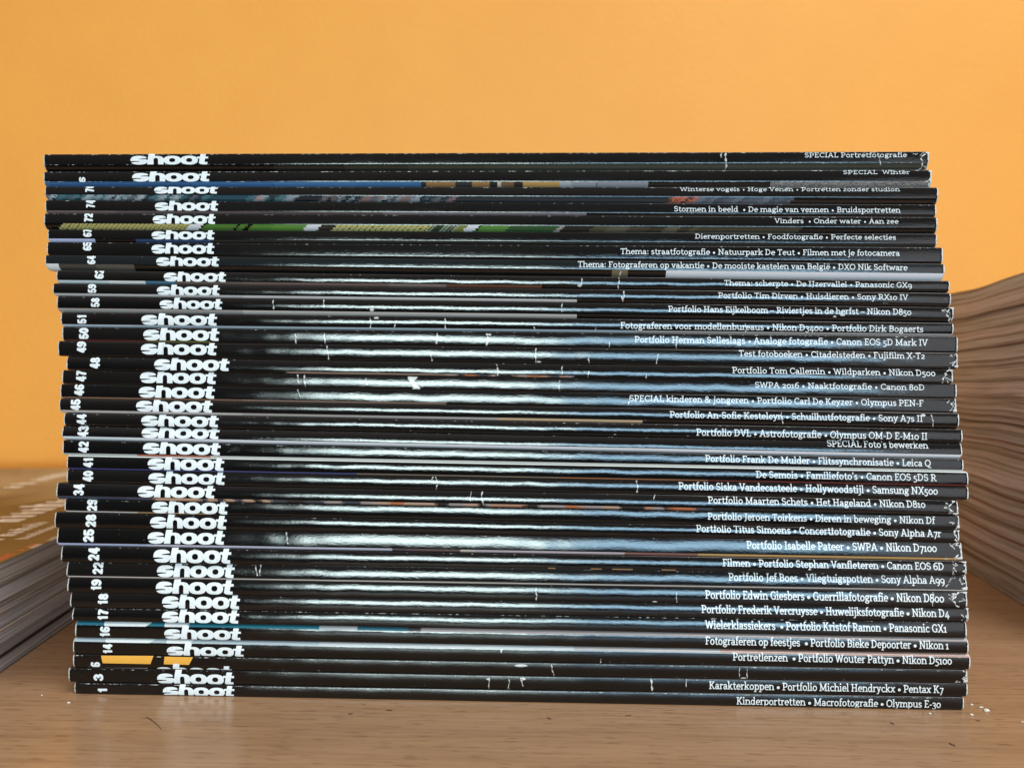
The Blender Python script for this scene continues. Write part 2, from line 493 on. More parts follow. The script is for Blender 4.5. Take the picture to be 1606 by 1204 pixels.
H = 0.125   # heavy lining sans figures for the issue numbers
def hp(*pts): return ('H', [q for s in pts for q in (s if isinstance(s, list) else [s])])
NUM = {
 '0': (.74, [hp(ar(.37, .5, .22, .37, 0, 360))]),
 '1': (.62, [B(.36, 0, .36, 1, H), B(.10, .70, .36, .76, .10)]),
 '2': (.72, [hp(ar(.36, .68, .21, .20, 165, -20), (.5, .5), (.16, .14)), B(.06, .12, .66, .12, .12)]),
 '3': (.74, [hp(ar(.36, .70, .19, .18, 160, -75)), hp(ar(.36, .30, .22, .19, 75, -165))]),
 '4': (.76, [B(.50, 0, .50, 1, H), B(.06, .29, .74, .29, .105), B(.44, .93, .13, .32, .11)]),
 '5': (.74, [B(.16, .88, .64, .88, .12), hp((.19, .86), (.16, .50)), hp((.17, .52), ar(.36, .33, .23, .22, 110, -160))]),
 '6': (.74, [hp(ar(.37, .32, .22, .20, 0, 360)), hp(ar(.43, .50, .29, .38, 200, 55))]),
 '7': (.68, [B(.06, .88, .64, .88, .12), hp((.54, .84), (.36, .5), (.27, .10))]),
 '8': (.74, [hp(ar(.37, .69, .18, .18, 0, 360)), hp(ar(.37, .30, .22, .19, 0, 360))]),
 '9': (.74, [hp(ar(.37, .68, .22, .20, 0, 360)), hp(ar(.31, .50, .29, .38, 20, -125))]),
}


def seg_dist(X, Y, pts, hw):
    p = np.array(pts)
    d = np.full(X.shape, 1e9)
    for (ax, ay), (bx, by) in zip(p[:-1], p[1:]):
        vx, vy = bx - ax, by - ay
        L = vx * vx + vy * vy + 1e-12
        t = np.clip(((X - ax) * vx + (Y - ay) * vy) / L, 0, 1)
        d = np.minimum(d, np.hypot(X - ax - t * vx, Y - ay - t * vy))
    return d - hw


def box_dist(X, Y, x0, y0, x1, y1, hw):
    vx, vy = x1 - x0, y1 - y0
    L = math.hypot(vx, vy) + 1e-9
    ux, uy = vx / L, vy / L
    mx, my = (x0 + x1) / 2, (y0 + y1) / 2
    a = np.abs((X - mx) * ux + (Y - my) * uy) - L / 2
    b = np.abs(-(X - mx) * uy + (Y - my) * ux) - hw
    return np.maximum(a, b)


def prim_dist(X, Y, pr, kx, bold):
    t = pr[0]
    if t == 'P': return seg_dist(X, Y, [(x * kx, y) for x, y in pr[1]], W + bold)
    if t == 'H': return seg_dist(X, Y, [(x * kx, y) for x, y in pr[1]], H + bold)
    if t == 'B': return box_dist(X, Y, pr[1] * kx, pr[2], pr[3] * kx, pr[4], pr[5] + bold)
    if t == 'D': return np.hypot(X - pr[1] * kx, Y - pr[2]) - pr[3]
    raise ValueError(t)


def march(D, gx, gy):
    """filled contour D < 0 on a grid -> vertices (px, py) and faces"""
    ny, nx = D.shape
    ins = D < 0
    code = ins[:-1, :-1] * 1 + ins[:-1, 1:] * 2 + ins[1:, 1:] * 4 + ins[1:, :-1] * 8
    T = {1: ['0ad'], 2: ['1ba'], 3: ['01bd'], 4: ['2cb'], 5: ['0ad', '2cb'], 6: ['12ca'], 7: ['012cd'], 8: ['3dc'],
         9: ['0ac3'], 10: ['1ba', '3dc'], 11: ['01bc3'], 12: ['23db'], 13: ['0ab23'], 14: ['123da'], 15: ['0123']}
    vid, verts, faces = {}, [], []
    def corner(j, i):
        k = ('c', j, i)
        if k not in vid:
            vid[k] = len(verts); verts.append((gx[i], gy[j]))
        return vid[k]
    def edge(j0, i0, j1, i1):
        k = (j0, i0, j1, i1)
        if k not in vid:
            a, b = D[j0, i0], D[j1, i1]
            t = min(0.98, max(0.02, a / (a - b)))
            vid[k] = len(verts)
            verts.append((gx[i0] + t * (gx[i1] - gx[i0]), gy[j0] + t * (gy[j1] - gy[j0])))
        return vid[k]
    for j, i in np.argwhere(code > 0):
        for poly in T[int(code[j, i])]:
            f = []
            for ch in poly:
                if ch == '0': f.append(corner(j, i))
                elif ch == '1': f.append(corner(j, i + 1))
                elif ch == '2': f.append(corner(j + 1, i + 1))
                elif ch == '3': f.append(corner(j + 1, i))
                elif ch == 'a': f.append(edge(j, i, j, i + 1))
                elif ch == 'b': f.append(edge(j, i + 1, j + 1, i + 1))
                elif ch == 'c': f.append(edge(j + 1, i, j + 1, i + 1))
                elif ch == 'd': f.append(edge(j, i, j + 1, i))
            faces.append(f)
    return np.array(verts).reshape(-1, 2), faces


def line_field(text, x0, x1, top, base, slope, font, cell, bold=0.0, xref=None):
    """distance field of one line of lettering between photo columns x0..x1"""
    adv = sum(font[c][0] for c in text)
    cap = base - top
    sx = (x1 - x0) / adv                       # px per unit across
    kx = sx / cap
    if xref is None: xref = x1
    gx = np.arange(x0 - 3, x1 + 3, cell)
    gy = np.arange(top - 0.25 * cap - abs(slope) * (x1 - x0) - 1, base + 0.5 * cap + 1, cell)
    D = np.full((len(gy), len(gx)), 1e3)
    pen = 0.0
    for ch in text:
        a, prims = font[ch]
        if prims:
            i0 = np.searchsorted(gx, x0 + (pen - 0.15) * sx - 2); i1 = np.searchsorted(gx, x0 + (pen + a + 0.15) * sx + 2)
            X, Y = np.meshgrid(gx[i0:i1], gy)
            yb = base + slope * (X - xref)
            U = (X - x0 - pen * sx) / cap
            V = (yb - Y) / cap
            d = np.full(X.shape, 1e3)
            for pr in prims: d = np.minimum(d, prim_dist(U, V, pr, kx, bold))
            D[:, i0:i1] = np.minimum(D[:, i0:i1], d * cap)
        pen += a
    return D, gx, gy


def number_field(text, x0, x1, yt, yb, cell):
    """heavy figures turned a quarter turn, reading upwards"""
    adv = sum(NUM[c][0] for c in text)
    gx = np.arange(x0 - 2, x1 + 2, cell); gy = np.arange(yt - 2, yb + 2, cell)
    X, Y = np.meshgrid(gx, gy)
    cap = x1 - x0
    k = (yb - yt) / adv / cap
    U = (yb - Y) / cap
    V = (x1 - X) / cap
    D = np.full(X.shape, 1e3)
    pen = 0.0
    for ch in text:
        for pr in NUM[ch][1]:
            D = np.minimum(D, prim_dist(U - pen * k, V, pr, k, 0.004 - 0.16 * max(0, 0.85 - k)) * cap)
        pen += NUM[ch][0]
    return D, gx, gy


def superell(X, Y, cx, cy, rx, ry, n=2.3):
    r = (np.abs((X - cx) / rx) ** n + np.abs((Y - cy) / ry) ** n) ** (1 / n)
    return (r - 1) * min(rx, ry)


def masthead_field(x0, x1, xt, base, slope, asc, cell):
    """the wide heavy lower-case logo; xt = top of the low letters, asc = how far h and t rise above them"""
    h = base - xt
    gx = np.arange(x0 - 2, x1 + 2, cell)
    gy = np.arange(xt - asc - 2 - abs(slope) * 120, base + 3, cell)
    X, Y = np.meshgrid(gx, gy)
    U = (X - x0) / (x1 - x0) * 1073.0                     # logo units, as measured on one spine
    V = (base + slope * (X - x1) - Y) / h * 190.0
    A = asc / h * 190.0
    D = np.full(X.shape, 1e3)
    sb = superell(U, V, 113, 95, 119, 99, 2.5)
    slit_up = seg_dist(U, V, [(112, 120), (160, 123), (250, 131)], 0) - np.clip(6 + (U - 112) * 0.075, 5, 14)
    slit_lo = seg_dist(U, V, [(122, 68), (70, 66), (-30, 58)], 0) - np.clip(6 + (122 - U) * 0.075, 5, 14)
    s_ = np.maximum(np.maximum(sb, -slit_up), -slit_lo)
    s_ = np.maximum(s_, np.maximum(U - 214, 0) * (V > 100) * 0.6 + np.where((V > 100) & (U > 214), 0, -50))
    D = np.minimum(D, s_)
    lean = (V - 95) * 0.10
    D = np.minimum(D, np.maximum(np.maximum(232 - (U - lean), (U - lean) - 322), np.maximum(-V, V - 190 - A)))      # h stem
    arch_ = np.maximum(superell(U, V, 352, 100, 103, 90, 2.6), 60 - V)
    leg = np.maximum(np.maximum(372 - U, U - 453), np.maximum(-V, V - 110))
    cnt = np.minimum(superell(U, V, 345, 98, 32, 48, 2.3), np.maximum(np.maximum(313 - U, U - 377), np.maximum(-V - 9, V - 98)))
    body = np.minimum(arch_, leg)
    D = np.minimum(D, np.maximum(body, np.maximum(-cnt, 270 - U)))
    D = np.maximum(D, -np.maximum(cnt, 314 - U))
    for cx in (573, 808):
        o = np.maximum(superell(U, V, cx, 95, 121, 99, 2.35), -superell(U, V, cx, 95, 42, 45, 2.3))
        D = np.minimum(D, o)
    tl = (V - 95) * 0.12
    stem = np.maximum(np.maximum(950 - (U - tl), (U - tl) - 1026), np.maximum(25 - V, V - 190 - min(A, 44)))
    bar = np.maximum(np.maximum(918 - U, U - 1073), np.maximum(132 - V, V - 172))
    foot = np.maximum(superell(U, V, 1030, 48, 86, 51, 2.8), np.maximum(V - 52, U - 1062))
    D = np.minimum(D, np.minimum(stem, np.minimum(bar, np.maximum(foot, 944 - U))))
    return D / 190.0 * h, gx, gy


# ------------------------------------------------------------------ the magazines of the main stack
TXT = ['SPECIAL Portretfotografie', 'SPECIAL  Winter', 'Winterse vogels • Hoge Venen • Portretten zonder studion',
 'Stormen in beeld  • De magie van vennen • Bruidsportretten', 'Vinders  • Onder water • Aan zee', 'Dierenportretten • Foodfotografie • Perfecte selecties',
 'Thema: straatfotografie • Natuurpark De Teut • Filmen met je fotocamera',
 'Thema: Fotograferen op vakantie • De mooiste kastelen van België • DXO Nik Software', 'Thema: scherpte • De IJzervallei • Panasonic GX9',
 'Portfolio Tim Dirven • Huisdieren • Sony RX10 IV', 'Portfolio Hans Eijkelboom – Riviertjes in de herfst – Nikon D850',
 'Fotograferen voor modellenbureaus • Nikon D3400 • Portfolio Dirk Bogaerts', 'Portfolio Herman Selleslags • Analoge fotografie • Canon EOS 5D Mark IV',
 'Test fotoboeken • Citadelsteden • Fujifilm X-T2', 'Portfolio Tom Callemin • Wildparken • Nikon D500', 'SWPA 2016 • Naaktfotografie • Canon 80D',
 'SPECIAL kinderen & jongeren • Portfolio Carl De Keyzer • Olympus PEN-F', 'Portfolio An-Sofie Kesteleyn • Schuilhutfotografie • Sony A7s II',
 'Portfolio DVL • Astrofotografie • Olympus OM-D E-M10 II', "SPECIAL Foto's bewerken", 'Portfolio Frank De Mulder • Flitssynchronisatie • Leica Q',
 "De Semois • Familiefoto's • Canon EOS 5DS R", 'Portfolio Siska Vandecasteele • Hollywoodstijl • Samsung NX500', 'Portfolio Maarten Schets • Het Hageland • Nikon D810',
 'Portfolio Jeroen Toirkens • Dieren in beweging • Nikon Df', 'Portfolio Titus Simoens • Concertfotografie • Sony Alpha A7r', 'Portfolio Isabelle Pateer • SWPA • Nikon D7100',
 'Filmen • Portfolio Stephan Vanfleteren • Canon EOS 6D', 'Portfolio Jef Boes • Vliegtuigspotten • Sony Alpha A99', 'Portfolio Edwin Giesbers • Guerrillafotografie • Nikon D800',
 'Portfolio Frederik Vercruysse • Huwelijksfotografie • Nikon D4', 'Wielerklassiekers  • Portfolio Kristof Ramon • Panasonic GX1',
 'Fotograferen op feestjes  • Portfolio Bieke Depoorter • Nikon 1', 'Portretlenzen  • Portfolio Wouter Pattyn • Nikon D5100', '',
 'Karakterkoppen • Portfolio Michiel Hendryckx • Pentax K7', 'Kinderportretten • Macrofotografie • Olympus E-30']
# top edge at the left (x=170) and right (x=1440), left end, right end, number, number box, masthead box, headline x0 x1 cap-top baseline
R = [
 (242, 238, 68, 1457, '', None, (206, 327, 243, 258), (1261, 1422, 239.5, 247)),
 (269, 266.3, 67, 1462, '6', (124, 134, 277, 288), (208, 329, 269.5, 284.5), (1322, 1427, 266.8, 273)),
 (293, 294, 70, 1472, '76', (134, 148.5, 289, 302), (243, 341.6, 292, 304), (1066, 1411, 294.2, 300.4)),
 (314, 320.5, 69, 1470, '74', (134, 148.5, 313, 326), (243, 341.6, 316, 330.3), (1057, 1413, 325, 333.4)),
 (334.6, 340, 67, 1472, '72', (131, 145, 334, 348), (239.6, 337.6, 336.5, 351), (1215, 1410, 343, 350.6)),
 (360, 366.5, 73, 1471, '67', (129.5, 143.5, 358.6, 371.4), (238, 336, 361.5, 375.6), (1090, 1406, 368, 375.8)),
 (380, 387.7, 72, 1480, '65', (129.5, 143.5, 378.8, 393), (238, 336, 382.5, 398), (973, 1411.5, 392.2, 401.2)),
 (401, 413.7, 70, 1482, '64', (137, 150.5, 401, 414.5), (246, 344, 403, 418), (906, 1423, 415, 424.2)),
 (424.7, 439.6, 88, 1490, '62', (149, 163.5, 421.5, 437.5), (258, 355, 427, 442.3), (1135, 1430, 443, 451.4)),
 (445, 458.5, 82, 1492, '59', (138, 151.5, 445.6, 459.4), (247, 345, 448.5, 463.6), (1126, 1424, 461.8, 470.6)),
 (464.7, 480.5, 87, 1497, '58', (141.5, 155.5, 467, 481.2), (250.5, 348, 470, 485), (1048, 1430, 484.2, 493.8)),
 (490, 505.5, 93.5, 1497, '51', (120.5, 135, 493, 507.5), (222, 340, 495, 510.5), (973, 1449, 511, 520.8)),
 (513, 526.5, 96.5, 1503, '50', (124, 139, 514, 531.6), (225.5, 344, 518, 534.5), (995, 1455, 532, 542.2)),
 (535.5, 552.5, 90.5, 1502, '49', (121.5, 136, 535.5, 553.5), (222.6, 340.7, 540.5, 557), (1158, 1450, 553.2, 562.8)),
 (559.5, 578, 103.5, 1495, '48', (141.5, 157, 560.4, 578.2), (243, 360, 564.5, 581.7), (1148, 1467, 580, 589.6)),
 (581, 600.5, 95.5, 1502, '47', (118.6, 134.6, 581, 598.6), (220, 338.7, 585, 602), (1184, 1451, 602.8, 611.9)),
 (603, 624, 93, 1501, '46', (116, 131.2, 602.6, 620.8), (218, 336.5, 608, 625), (987, 1449, 627.2, 637)),
 (625.7, 646.5, 92, 1505, '45', (111.5, 126.5, 625.7, 643.8), (214.5, 333.7, 630, 647), (1050, 1447, 651, 661.2)),
 (648.5, 671.5, 98.5, 1511, '44', (120, 135, 649, 665.8), (222, 342.6, 653.5, 670), (1092, 1455, 678.6, 689.5)),
 (668.4, 693, 95, 1511, '43', (120.8, 137.5, 667.7, 685.2), (222, 343, 672.5, 688.5), (1298, 1457, 693.2, 703.3)),
 (691.2, 718, 97, 1512, '42', (123, 139, 692, 710), (225, 346, 696.5, 713.5), (1106, 1460, 720.8, 731.3)),
 (714.6, 738, 104.5, 1519, '41', (131.5, 146.5, 717, 733), (233, 352, 720.5, 738), (1185, 1468, 743.2, 754)),
 (737, 761, 103.5, 1520, '40', (130, 146.3, 738, 755.4), (233.7, 353, 743.5, 760), (1064, 1471, 763.6, 775.2)),
 (758.3, 783, 88, 1503, '34', (115.4, 132.5, 758.6, 776.4), (217, 337.6, 764, 781), (1110, 1451, 785, 795.6)),
 (784, 807.5, 99.5, 1506, '29', (135.6, 151.4, 782, 801.2), (238, 357, 788.5, 806.5), (1110, 1467, 810.5, 821.3)),
 (804.4, 830, 84, 1506, '28', (133.5, 149.8, 806.6, 826.4), (235.6, 355, 812.5, 830), (1092, 1477, 830.6, 842)),
 (829, 849.5, 88, 1510, '25', (130, 146.5, 829.7, 849.6), (232, 352, 836, 853.6), (1171, 1470, 853, 865.2)),
 (857, 878.5, 95.5, 1516, '24', (139, 156.5, 858, 878.4), (242, 362.7, 863, 883), (1133, 1480, 882, 893.2)),
 (882, 900.5, 102.5, 1518, '22', (144, 160.5, 882, 900.2), (246, 367, 888, 906), (1143, 1483, 903.8, 915.6)),
 (906.5, 926.5, 104.5, 1518, '19', (142.6, 158.6, 908.6, 925.8), (245, 366, 913.5, 932), (1106, 1481, 931.4, 944.2)),
 (930.3, 952, 109, 1520, '18', (153.5, 169, 930.8, 948), (255, 376, 936.5, 955), (1100, 1489, 955.3, 967.4)),
 (953.5, 973.5, 112.5, 1517, '17', (153.5, 169.5, 955.4, 972), (255, 375, 960, 977), (1106, 1485, 978.8, 991.2)),
 (974.8, 999.5, 117, 1520, '16', (157, 172.4, 982, 998.6), (258.5, 378, 988, 1003.6), (1106, 1488, 1005, 1017.5)),
 (1001, 1024, 113.5, 1523, '14', (161.5, 176, 1009, 1025), (262.5, 383, 1015, 1030), (1149, 1493, 1029.2, 1041.4)),
 (1026.5, 1049, 113.5, 1518, '6', (142, 157, 1037.5, 1046), (244, 363, 1047.5, 1064), None),
 (1048, 1070.5, 106, 1519, '3', (146.5, 161.5, 1055.5, 1068.2), (247, 367, 1057.5, 1074), (1112, 1480, 1074.6, 1086.6)),
 (1071, 1092, 115.5, 1513, '1', (153.5, 168, 1077.5, 1086), (256, 367.5, 1078.2, 1092.4), (1155, 1476, 1097.8, 1109.5)),
]
END = (1089.5, 1113.5)

BLK = (0.0035, 0.0033, 0.0034)
BLK2 = (0.006, 0.0052, 0.005)
DKG = (0.008, 0.011, 0.0125)
rng = random.Random(7)


def runs(x, end, pal, lo, hi, seed):
    r = random.Random(seed); out = []
    while x < end:
        x = min(end, x + r.uniform(lo, hi)); out.append((x, r.choice(pal)))
    return out


def ticks(x, end, a, b, wa, wb):
    out = []
    while x < end:
        x += wa; out.append((min(x, end), a)); x += wb; out.append((min(x, end), b))
    return out


YEL = (0.42, 0.36, 0.13); GRN = (0.07, 0.17, 0.03); WHT = (0.66, 0.65, 0.68)
FLESH = [(0.45, 0.24, 0.16), (0.03, 0.025, 0.03), (0.35, 0.3, 0.3), (0.5, 0.16, 0.07), (0.05, 0.06, 0.08), (0.5, 0.33, 0.25), (0.02, 0.02, 0.02)]
ICE = [(0.03, 0.10, 0.13), (0.06, 0.16, 0.2), (0.35, 0.40, 0.44), (0.02, 0.04, 0.06), (0.10, 0.12, 0.15), (0.25, 0.3, 0.34), (0.015, 0.03, 0.045)]
STONE = [(0.16, 0.14, 0.14), (0.24, 0.21, 0.2), (0.11, 0.1, 0.1), (0.30, 0.27, 0.26)]
# strip along the lower fold, cover picture on all but the topmost magazine: index -> (height in photo pixels, [(end column, colour)...])
LOW = {
 0: (10.5, [(430, BLK), (540, (0.012, 0.013, 0.011)), (640, (0.022, 0.024, 0.019)), (760, (0.032, 0.036, 0.028)), (2000, (0.04, 0.045, 0.036))]),  # topmost: grey-green reflection put into the colour, growing to the right
 1: (8.5, [(120, (0.035, 0.11, 0.25)), (300, (0.03, 0.10, 0.23)), (430, (0.04, 0.125, 0.28)), (560, (0.05, 0.15, 0.32)), (660, (0.045, 0.135, 0.29)), (668, (0.02, 0.025, 0.03)), (714, (0.28, 0.15, 0.06)), (740, (0.03, 0.03, 0.035)), (768, (0.3, 0.16, 0.06)), (780, (0.02, 0.02, 0.02)), (786, (0.5, 0.45, 0.36)), (806, (0.18, 0.1, 0.05)), (820, (0.025, 0.02, 0.02)), (878, (0.46, 0.26, 0.09)), (896, (0.35, 0.36, 0.40)), (935, (0.27, 0.28, 0.31)), (937, (0.12, 0.12, 0.13)), (1017, (0.25, 0.25, 0.28)), (1209, (0.015, 0.013, 0.012))] + runs(1209, 1600, STONE, 1.5, 4, 3)),
 2: (9, runs(0, 330, ICE, 3, 12, 5) + [(395, (0.02, 0.07, 0.10))] + runs(395, 470, ICE + [(0.4, 0.25, 0.24)], 2, 8, 6) + [(505, (0.012, 0.02, 0.03))] + runs(505, 720, ICE[3:] + [(0.2, 0.14, 0.14)], 2, 7, 8) + [(1054, (0.02, 0.03, 0.04))] + runs(1054, 1096, [(0.45, 0.12, 0.08), (0.06, 0.04, 0.04)], 2, 5, 9) + runs(1096, 1246, [(0.08, 0.1, 0.13), (0.12, 0.15, 0.19), (0.05, 0.07, 0.1)], 6, 16, 10) + [(2000, BLK2)]),
 3: (4, [(180, (0.14, 0.1, 0.10)), (600, (0.10, 0.075, 0.08)), (920, (0.17, 0.14, 0.16)), (2000, BLK)]),
 4: (9.5, [(98, BLK)] + ticks(98, 298, YEL, (0.06, 0.05, 0.02), 5.2, 1.6) + [(318, WHT), (322, BLK), (372, GRN), (376, BLK), (388, GRN), (396, BLK), (430, (0.075, 0.19, 0.03)), (482, (0.095, 0.23, 0.04)), (504, WHT), (528, (0.03, 0.025, 0.02))] + ticks(528, 678, (0.46, 0.42, 0.16), (0.05, 0.04, 0.02), 7.0, 1.6) + runs(678, 720, [(0.02, 0.05, 0.02), (0.3, 0.33, 0.25), (0.03, 0.03, 0.02)], 2, 4, 4) + [(734, (0.2, 0.2, 0.05)), (752, WHT), (756, BLK), (800, (0.09, 0.22, 0.045)), (878, (0.03, 0.08, 0.03)), (886, (0.3, 0.28, 0.26)), (932, (0.02, 0.018, 0.015))] + runs(932, 1100, [(0.07, 0.06, 0.035), (0.05, 0.045, 0.03), (0.1, 0.085, 0.06), (0.03, 0.03, 0.02)], 8, 26, 2) + [(1260, (0.045, 0.04, 0.025)), (2000, BLK)]),
 5: (5.5, [(148, (0.42, 0.45, 0.66)), (212, BLK), (330, (0.02, 0.05, 0.12)), (2000, (0.012, 0.015, 0.014))]),
 6: (3.5, [(2000, BLK)]),
 7: (10.5, [(92, WHT), (150, (0.05, 0.045, 0.04)), (210, (0.08, 0.07, 0.06)), (960, BLK2), (985, (0.16, 0.12, 0.07)), (1045, BLK2), (2000, (0.68, 0.66, 0.70))]),
 8: (4.5, [(170, (0.5, 0.58, 0.62)), (228, (0.66, 0.68, 0.69)), (275, (0.05, 0.16, 0.25)), (380, (0.12, 0.09, 0.08)), (610, (0.15, 0.1, 0.09)), (700, (0.2, 0.15, 0.14)), (850, (0.12, 0.05, 0.03)), (2000, BLK)]),
 9: (4, [(380, (0.45, 0.45, 0.47)), (905, (0.55, 0.53, 0.54)), (2000, BLK)]),
 10: (6, [(380, (0.34, 0.31, 0.3)), (905, (0.48, 0.44, 0.42)), (2000, BLK2)]),
 11: (3.6, [(205, (0.42, 0.47, 0.53)), (1000, (0.36, 0.42, 0.48)), (2000, (0.4, 0.36, 0.35))]),
 12: (2, [(230, (0.10, 0.02, 0.02)), (330, (0.15, 0.13, 0.03)), (2000, BLK)]),
 14: (2.2, [(450, BLK), (700, (0.3, 0.2, 0.16))] + runs(700, 900, FLESH, 5, 18, 21) + [(2000, BLK)]),
 16: (1.8, [(380, (0.22, 0.12, 0.08)), (700, (0.25, 0.16, 0.13)), (2000, BLK)]),
 17: (4.5, [(380, (0.5, 0.46, 0.46)), (780, (0.38, 0.36, 0.36)), (1008, (0.55, 0.4, 0.26)), (2000, BLK)]),
 19: (6, [(230, (0.62, 0.66, 0.70)), (2000, (0.66, 0.65, 0.70))]),
 20: (2.6, [(215, (0.4, 0.42, 0.42)), (330, (0.4, 0.12, 0.08)), (2000, (0.58, 0.58, 0.56))]),
 21: (2.4, [(250, (0.03, 0.04, 0.16)), (560, (0.05, 0.06, 0.18)), (880, (0.16, 0.13, 0.10)), (1110, (0.25, 0.11, 0.05)), (2000, (0.12, 0.02, 0.02))]),
 23: (5, [(200, (0.03, 0.045, 0.08)), (235, (0.05, 0.06, 0.1))] + runs(235, 380, [(0.04, 0.05, 0.08), (0.5, 0.3, 0.2), (0.05, 0.06, 0.09), (0.03, 0.03, 0.05)], 9, 20, 31) + runs(380, 1120, FLESH, 6, 30, 33) + [(2000, BLK2)]),
 24: (1.6, [(215, (0.45, 0.43, 0.42)), (330, (0.3, 0.2, 0.1)), (2000, BLK)]),
 26: (4.6, [(230, (0.34, 0.38, 0.55)), (615, (0.44, 0.44, 0.55)), (640, (0.08, 0.07, 0.08)), (722, (0.12, 0.08, 0.08)), (745, (0.5, 0.46, 0.42)), (980, (0.45, 0.37, 0.42)), (1095, (0.22, 0.10, 0.09)), (2000, (0.46, 0.27, 0.11))]),
 27: (1.6, [(860, BLK)] + runs(860, 1060, [(0.3, 0.18, 0.08), BLK, BLK], 6, 20, 41) + [(2000, BLK)]),
 28: (2.6, [(2000, (0.42, 0.38, 0.36))]),
 31: (1.2, [(2000, BLK)]),
 33: (1.0, [(2000, BLK)]),
}
# strip that shows along the upper fold
TOPS = {
 21: (1.6, [(2000, (0.55, 0.57, 0.55))]),
 32: (5.6, [(498, (0.01, 0.10, 0.14)), (2000, (0.36, 0.33, 0.32))]),
 33: (5.6, [(500, (0.36, 0.42, 0.46)), (900, (0.5, 0.53, 0.55)), (1130, (0.40, 0.38, 0.38)), (2000, (0.42, 0.27, 0.23))]),
}
TOPS[32] = (5.6, [(500, (0.01, 0.12, 0.17)), (560, (0.36, 0.38, 0.4)), (640, (0.02, 0.10, 0.14)), (660, (0.05, 0.04, 0.05)), (2000, (0.30, 0.26, 0.26))])
# slanted blocks of the cover banner that run round the upper fold: index -> [(corner columns and rows, colour)]
BANNERS = {
 32: [([(162, 975.6), (237, 976.8), (228, 982.2), (163.5, 981.4)], (0.62, 0.66, 0.68)), ([(257, 976.8), (298, 977.4), (289, 983), (258, 982.6)], (0.62, 0.66, 0.68))],
 33: [([(164, 1001.6), (243, 1002.8), (234, 1008), (165.5, 1007)], (0.66, 0.69, 0.70)), ([(260, 1003), (304, 1003.6), (296, 1009), (261, 1008.4)], (0.66, 0.69, 0.70))],
 34: [([(158.3, 1027.6), (240.5, 1028.2), (236, 1040.8), (161, 1039.4)], (0.75, 0.37, 0.06)), ([(258, 1029.2), (302.5, 1030.2), (296.5, 1042), (257, 1041)], (0.75, 0.37, 0.06)),
      ([(150, 1047), (232, 1047.6), (224, 1050.6), (152, 1049.6)], (0.5, 0.5, 0.5))],
}
# white cracks in the spine: index -> [(column, top row, bottom row, width)]
CRACK = {
 0: [(1137, 241, 265, 3.4), (1131, 242, 248, 2.0), (1380, 245, 259, 1.6), (724, 239, 242, 3)],
 7: [(974, 424, 436, 2.4)],
 8: [(970, 436, 453, 2.0), (912, 436, 447, 2.0), (909, 446, 450, 6)],
 9: [(979, 457, 467, 2.2), (976, 466, 475, 3.0)],
 10: [(1322, 491.5, 495.5, 8), (1310, 495, 497.5, 5), (429, 471, 484, 2.2), (508, 471, 483, 2.6), (583, 483, 488, 6.5), (883, 476, 488, 1.8)],
 11: [(580, 498, 514, 2.2), (590, 497, 500, 8), (620, 505, 516, 1.8), (697, 500, 519, 1.9), (838, 513, 521, 1.6), (934, 513, 522, 1.8), (998, 514, 523, 1.6), (1169, 507, 523, 1.9)],
 12: [(463, 525, 541, 2.2), (508, 524, 541, 2.4), (686, 522, 538, 2.6), (764, 524, 545, 3.6), (768, 523, 526, 5), (956, 536, 549, 1.8), (1061, 537, 549, 2.2)],
 13: [(514, 543, 563, 2.2), (675, 553, 567, 2.0), (840, 547, 568, 2.2), (845, 566, 569, 7), (924, 560, 570, 2.0), (1032, 555, 570, 1.7)],
 14: [(780, 572, 591, 2.4), (774, 588, 592, 5), (882, 574, 587, 1.8), (924, 582, 594, 1.8), (1015, 586, 594, 1.6)],
 15: [(467, 588, 601, 2.6), (478, 588, 606, 2.6), (573, 594, 603, 2.2), (878, 597, 613, 1.8)],
 16: [(466, 611, 625, 1.4), (988, 622, 634, 2.0)],
 17: [(1448, 648.8, 653.2, 7), (1225, 646, 664, 1.6), (1460, 650, 669, 1.6)],
 22: [(684, 748, 771, 2.2), (678, 747, 752, 1.8), (999, 753, 771, 2.4)],
 23: [(756, 771, 793, 2.4), (740, 771, 785, 1.6), (1026, 772, 783, 1.7)],
 26: [(448, 836, 852, 2.4)],
 28: [(400, 886, 902, 2.2), (408, 886, 902, 2.4)],
 29: [(842, 922, 942, 2.2), (1062, 930, 945, 1.4), (1027, 942, 944.5, 7), (1463, 929, 950, 1.8)],
 33: [(787, 1018, 1024, 3), (942, 1033, 1042, 2)],
 34: [(817, 1041, 1045, 20), (865, 1042, 1060, 1.8), (1160, 1046, 1062, 1.2), (1172, 1049, 1064, 1.6), (1166, 1062, 1064, 9)],
 35: [(766, 1062, 1082, 1.6), (766, 1063, 1066, 6), (797, 1064, 1083, 1.4), (799, 1080, 1083, 5), (819, 1062, 1075, 2.2), (820, 1062, 1066, 9), (1021.6, 1064, 1086, 3.2), (1077, 1065, 1077, 1.5), (870, 1083, 1085, 6), (895, 1083, 1085, 6)],
 36: [(940, 1102.5, 1105, 6)],
}
# bulge of the spine face and its lean in degrees (older ones below are rounder)
FACE = [(3, -1), (4, 1), (3, 2), (3, 1), (3, 2), (3, 1), (3, 1), (4, 1)] + [None] * 29
BULGE = {12: 6.5, 15: 6, 16: 4.5, 20: 7, 24: 6.5, 26: 3.5, 28: 7, 29: 7.5, 13: 8, 10: 12, 11: 12, 17: 12, 23: 11, 25: 12, 32: 8, 33: 8}
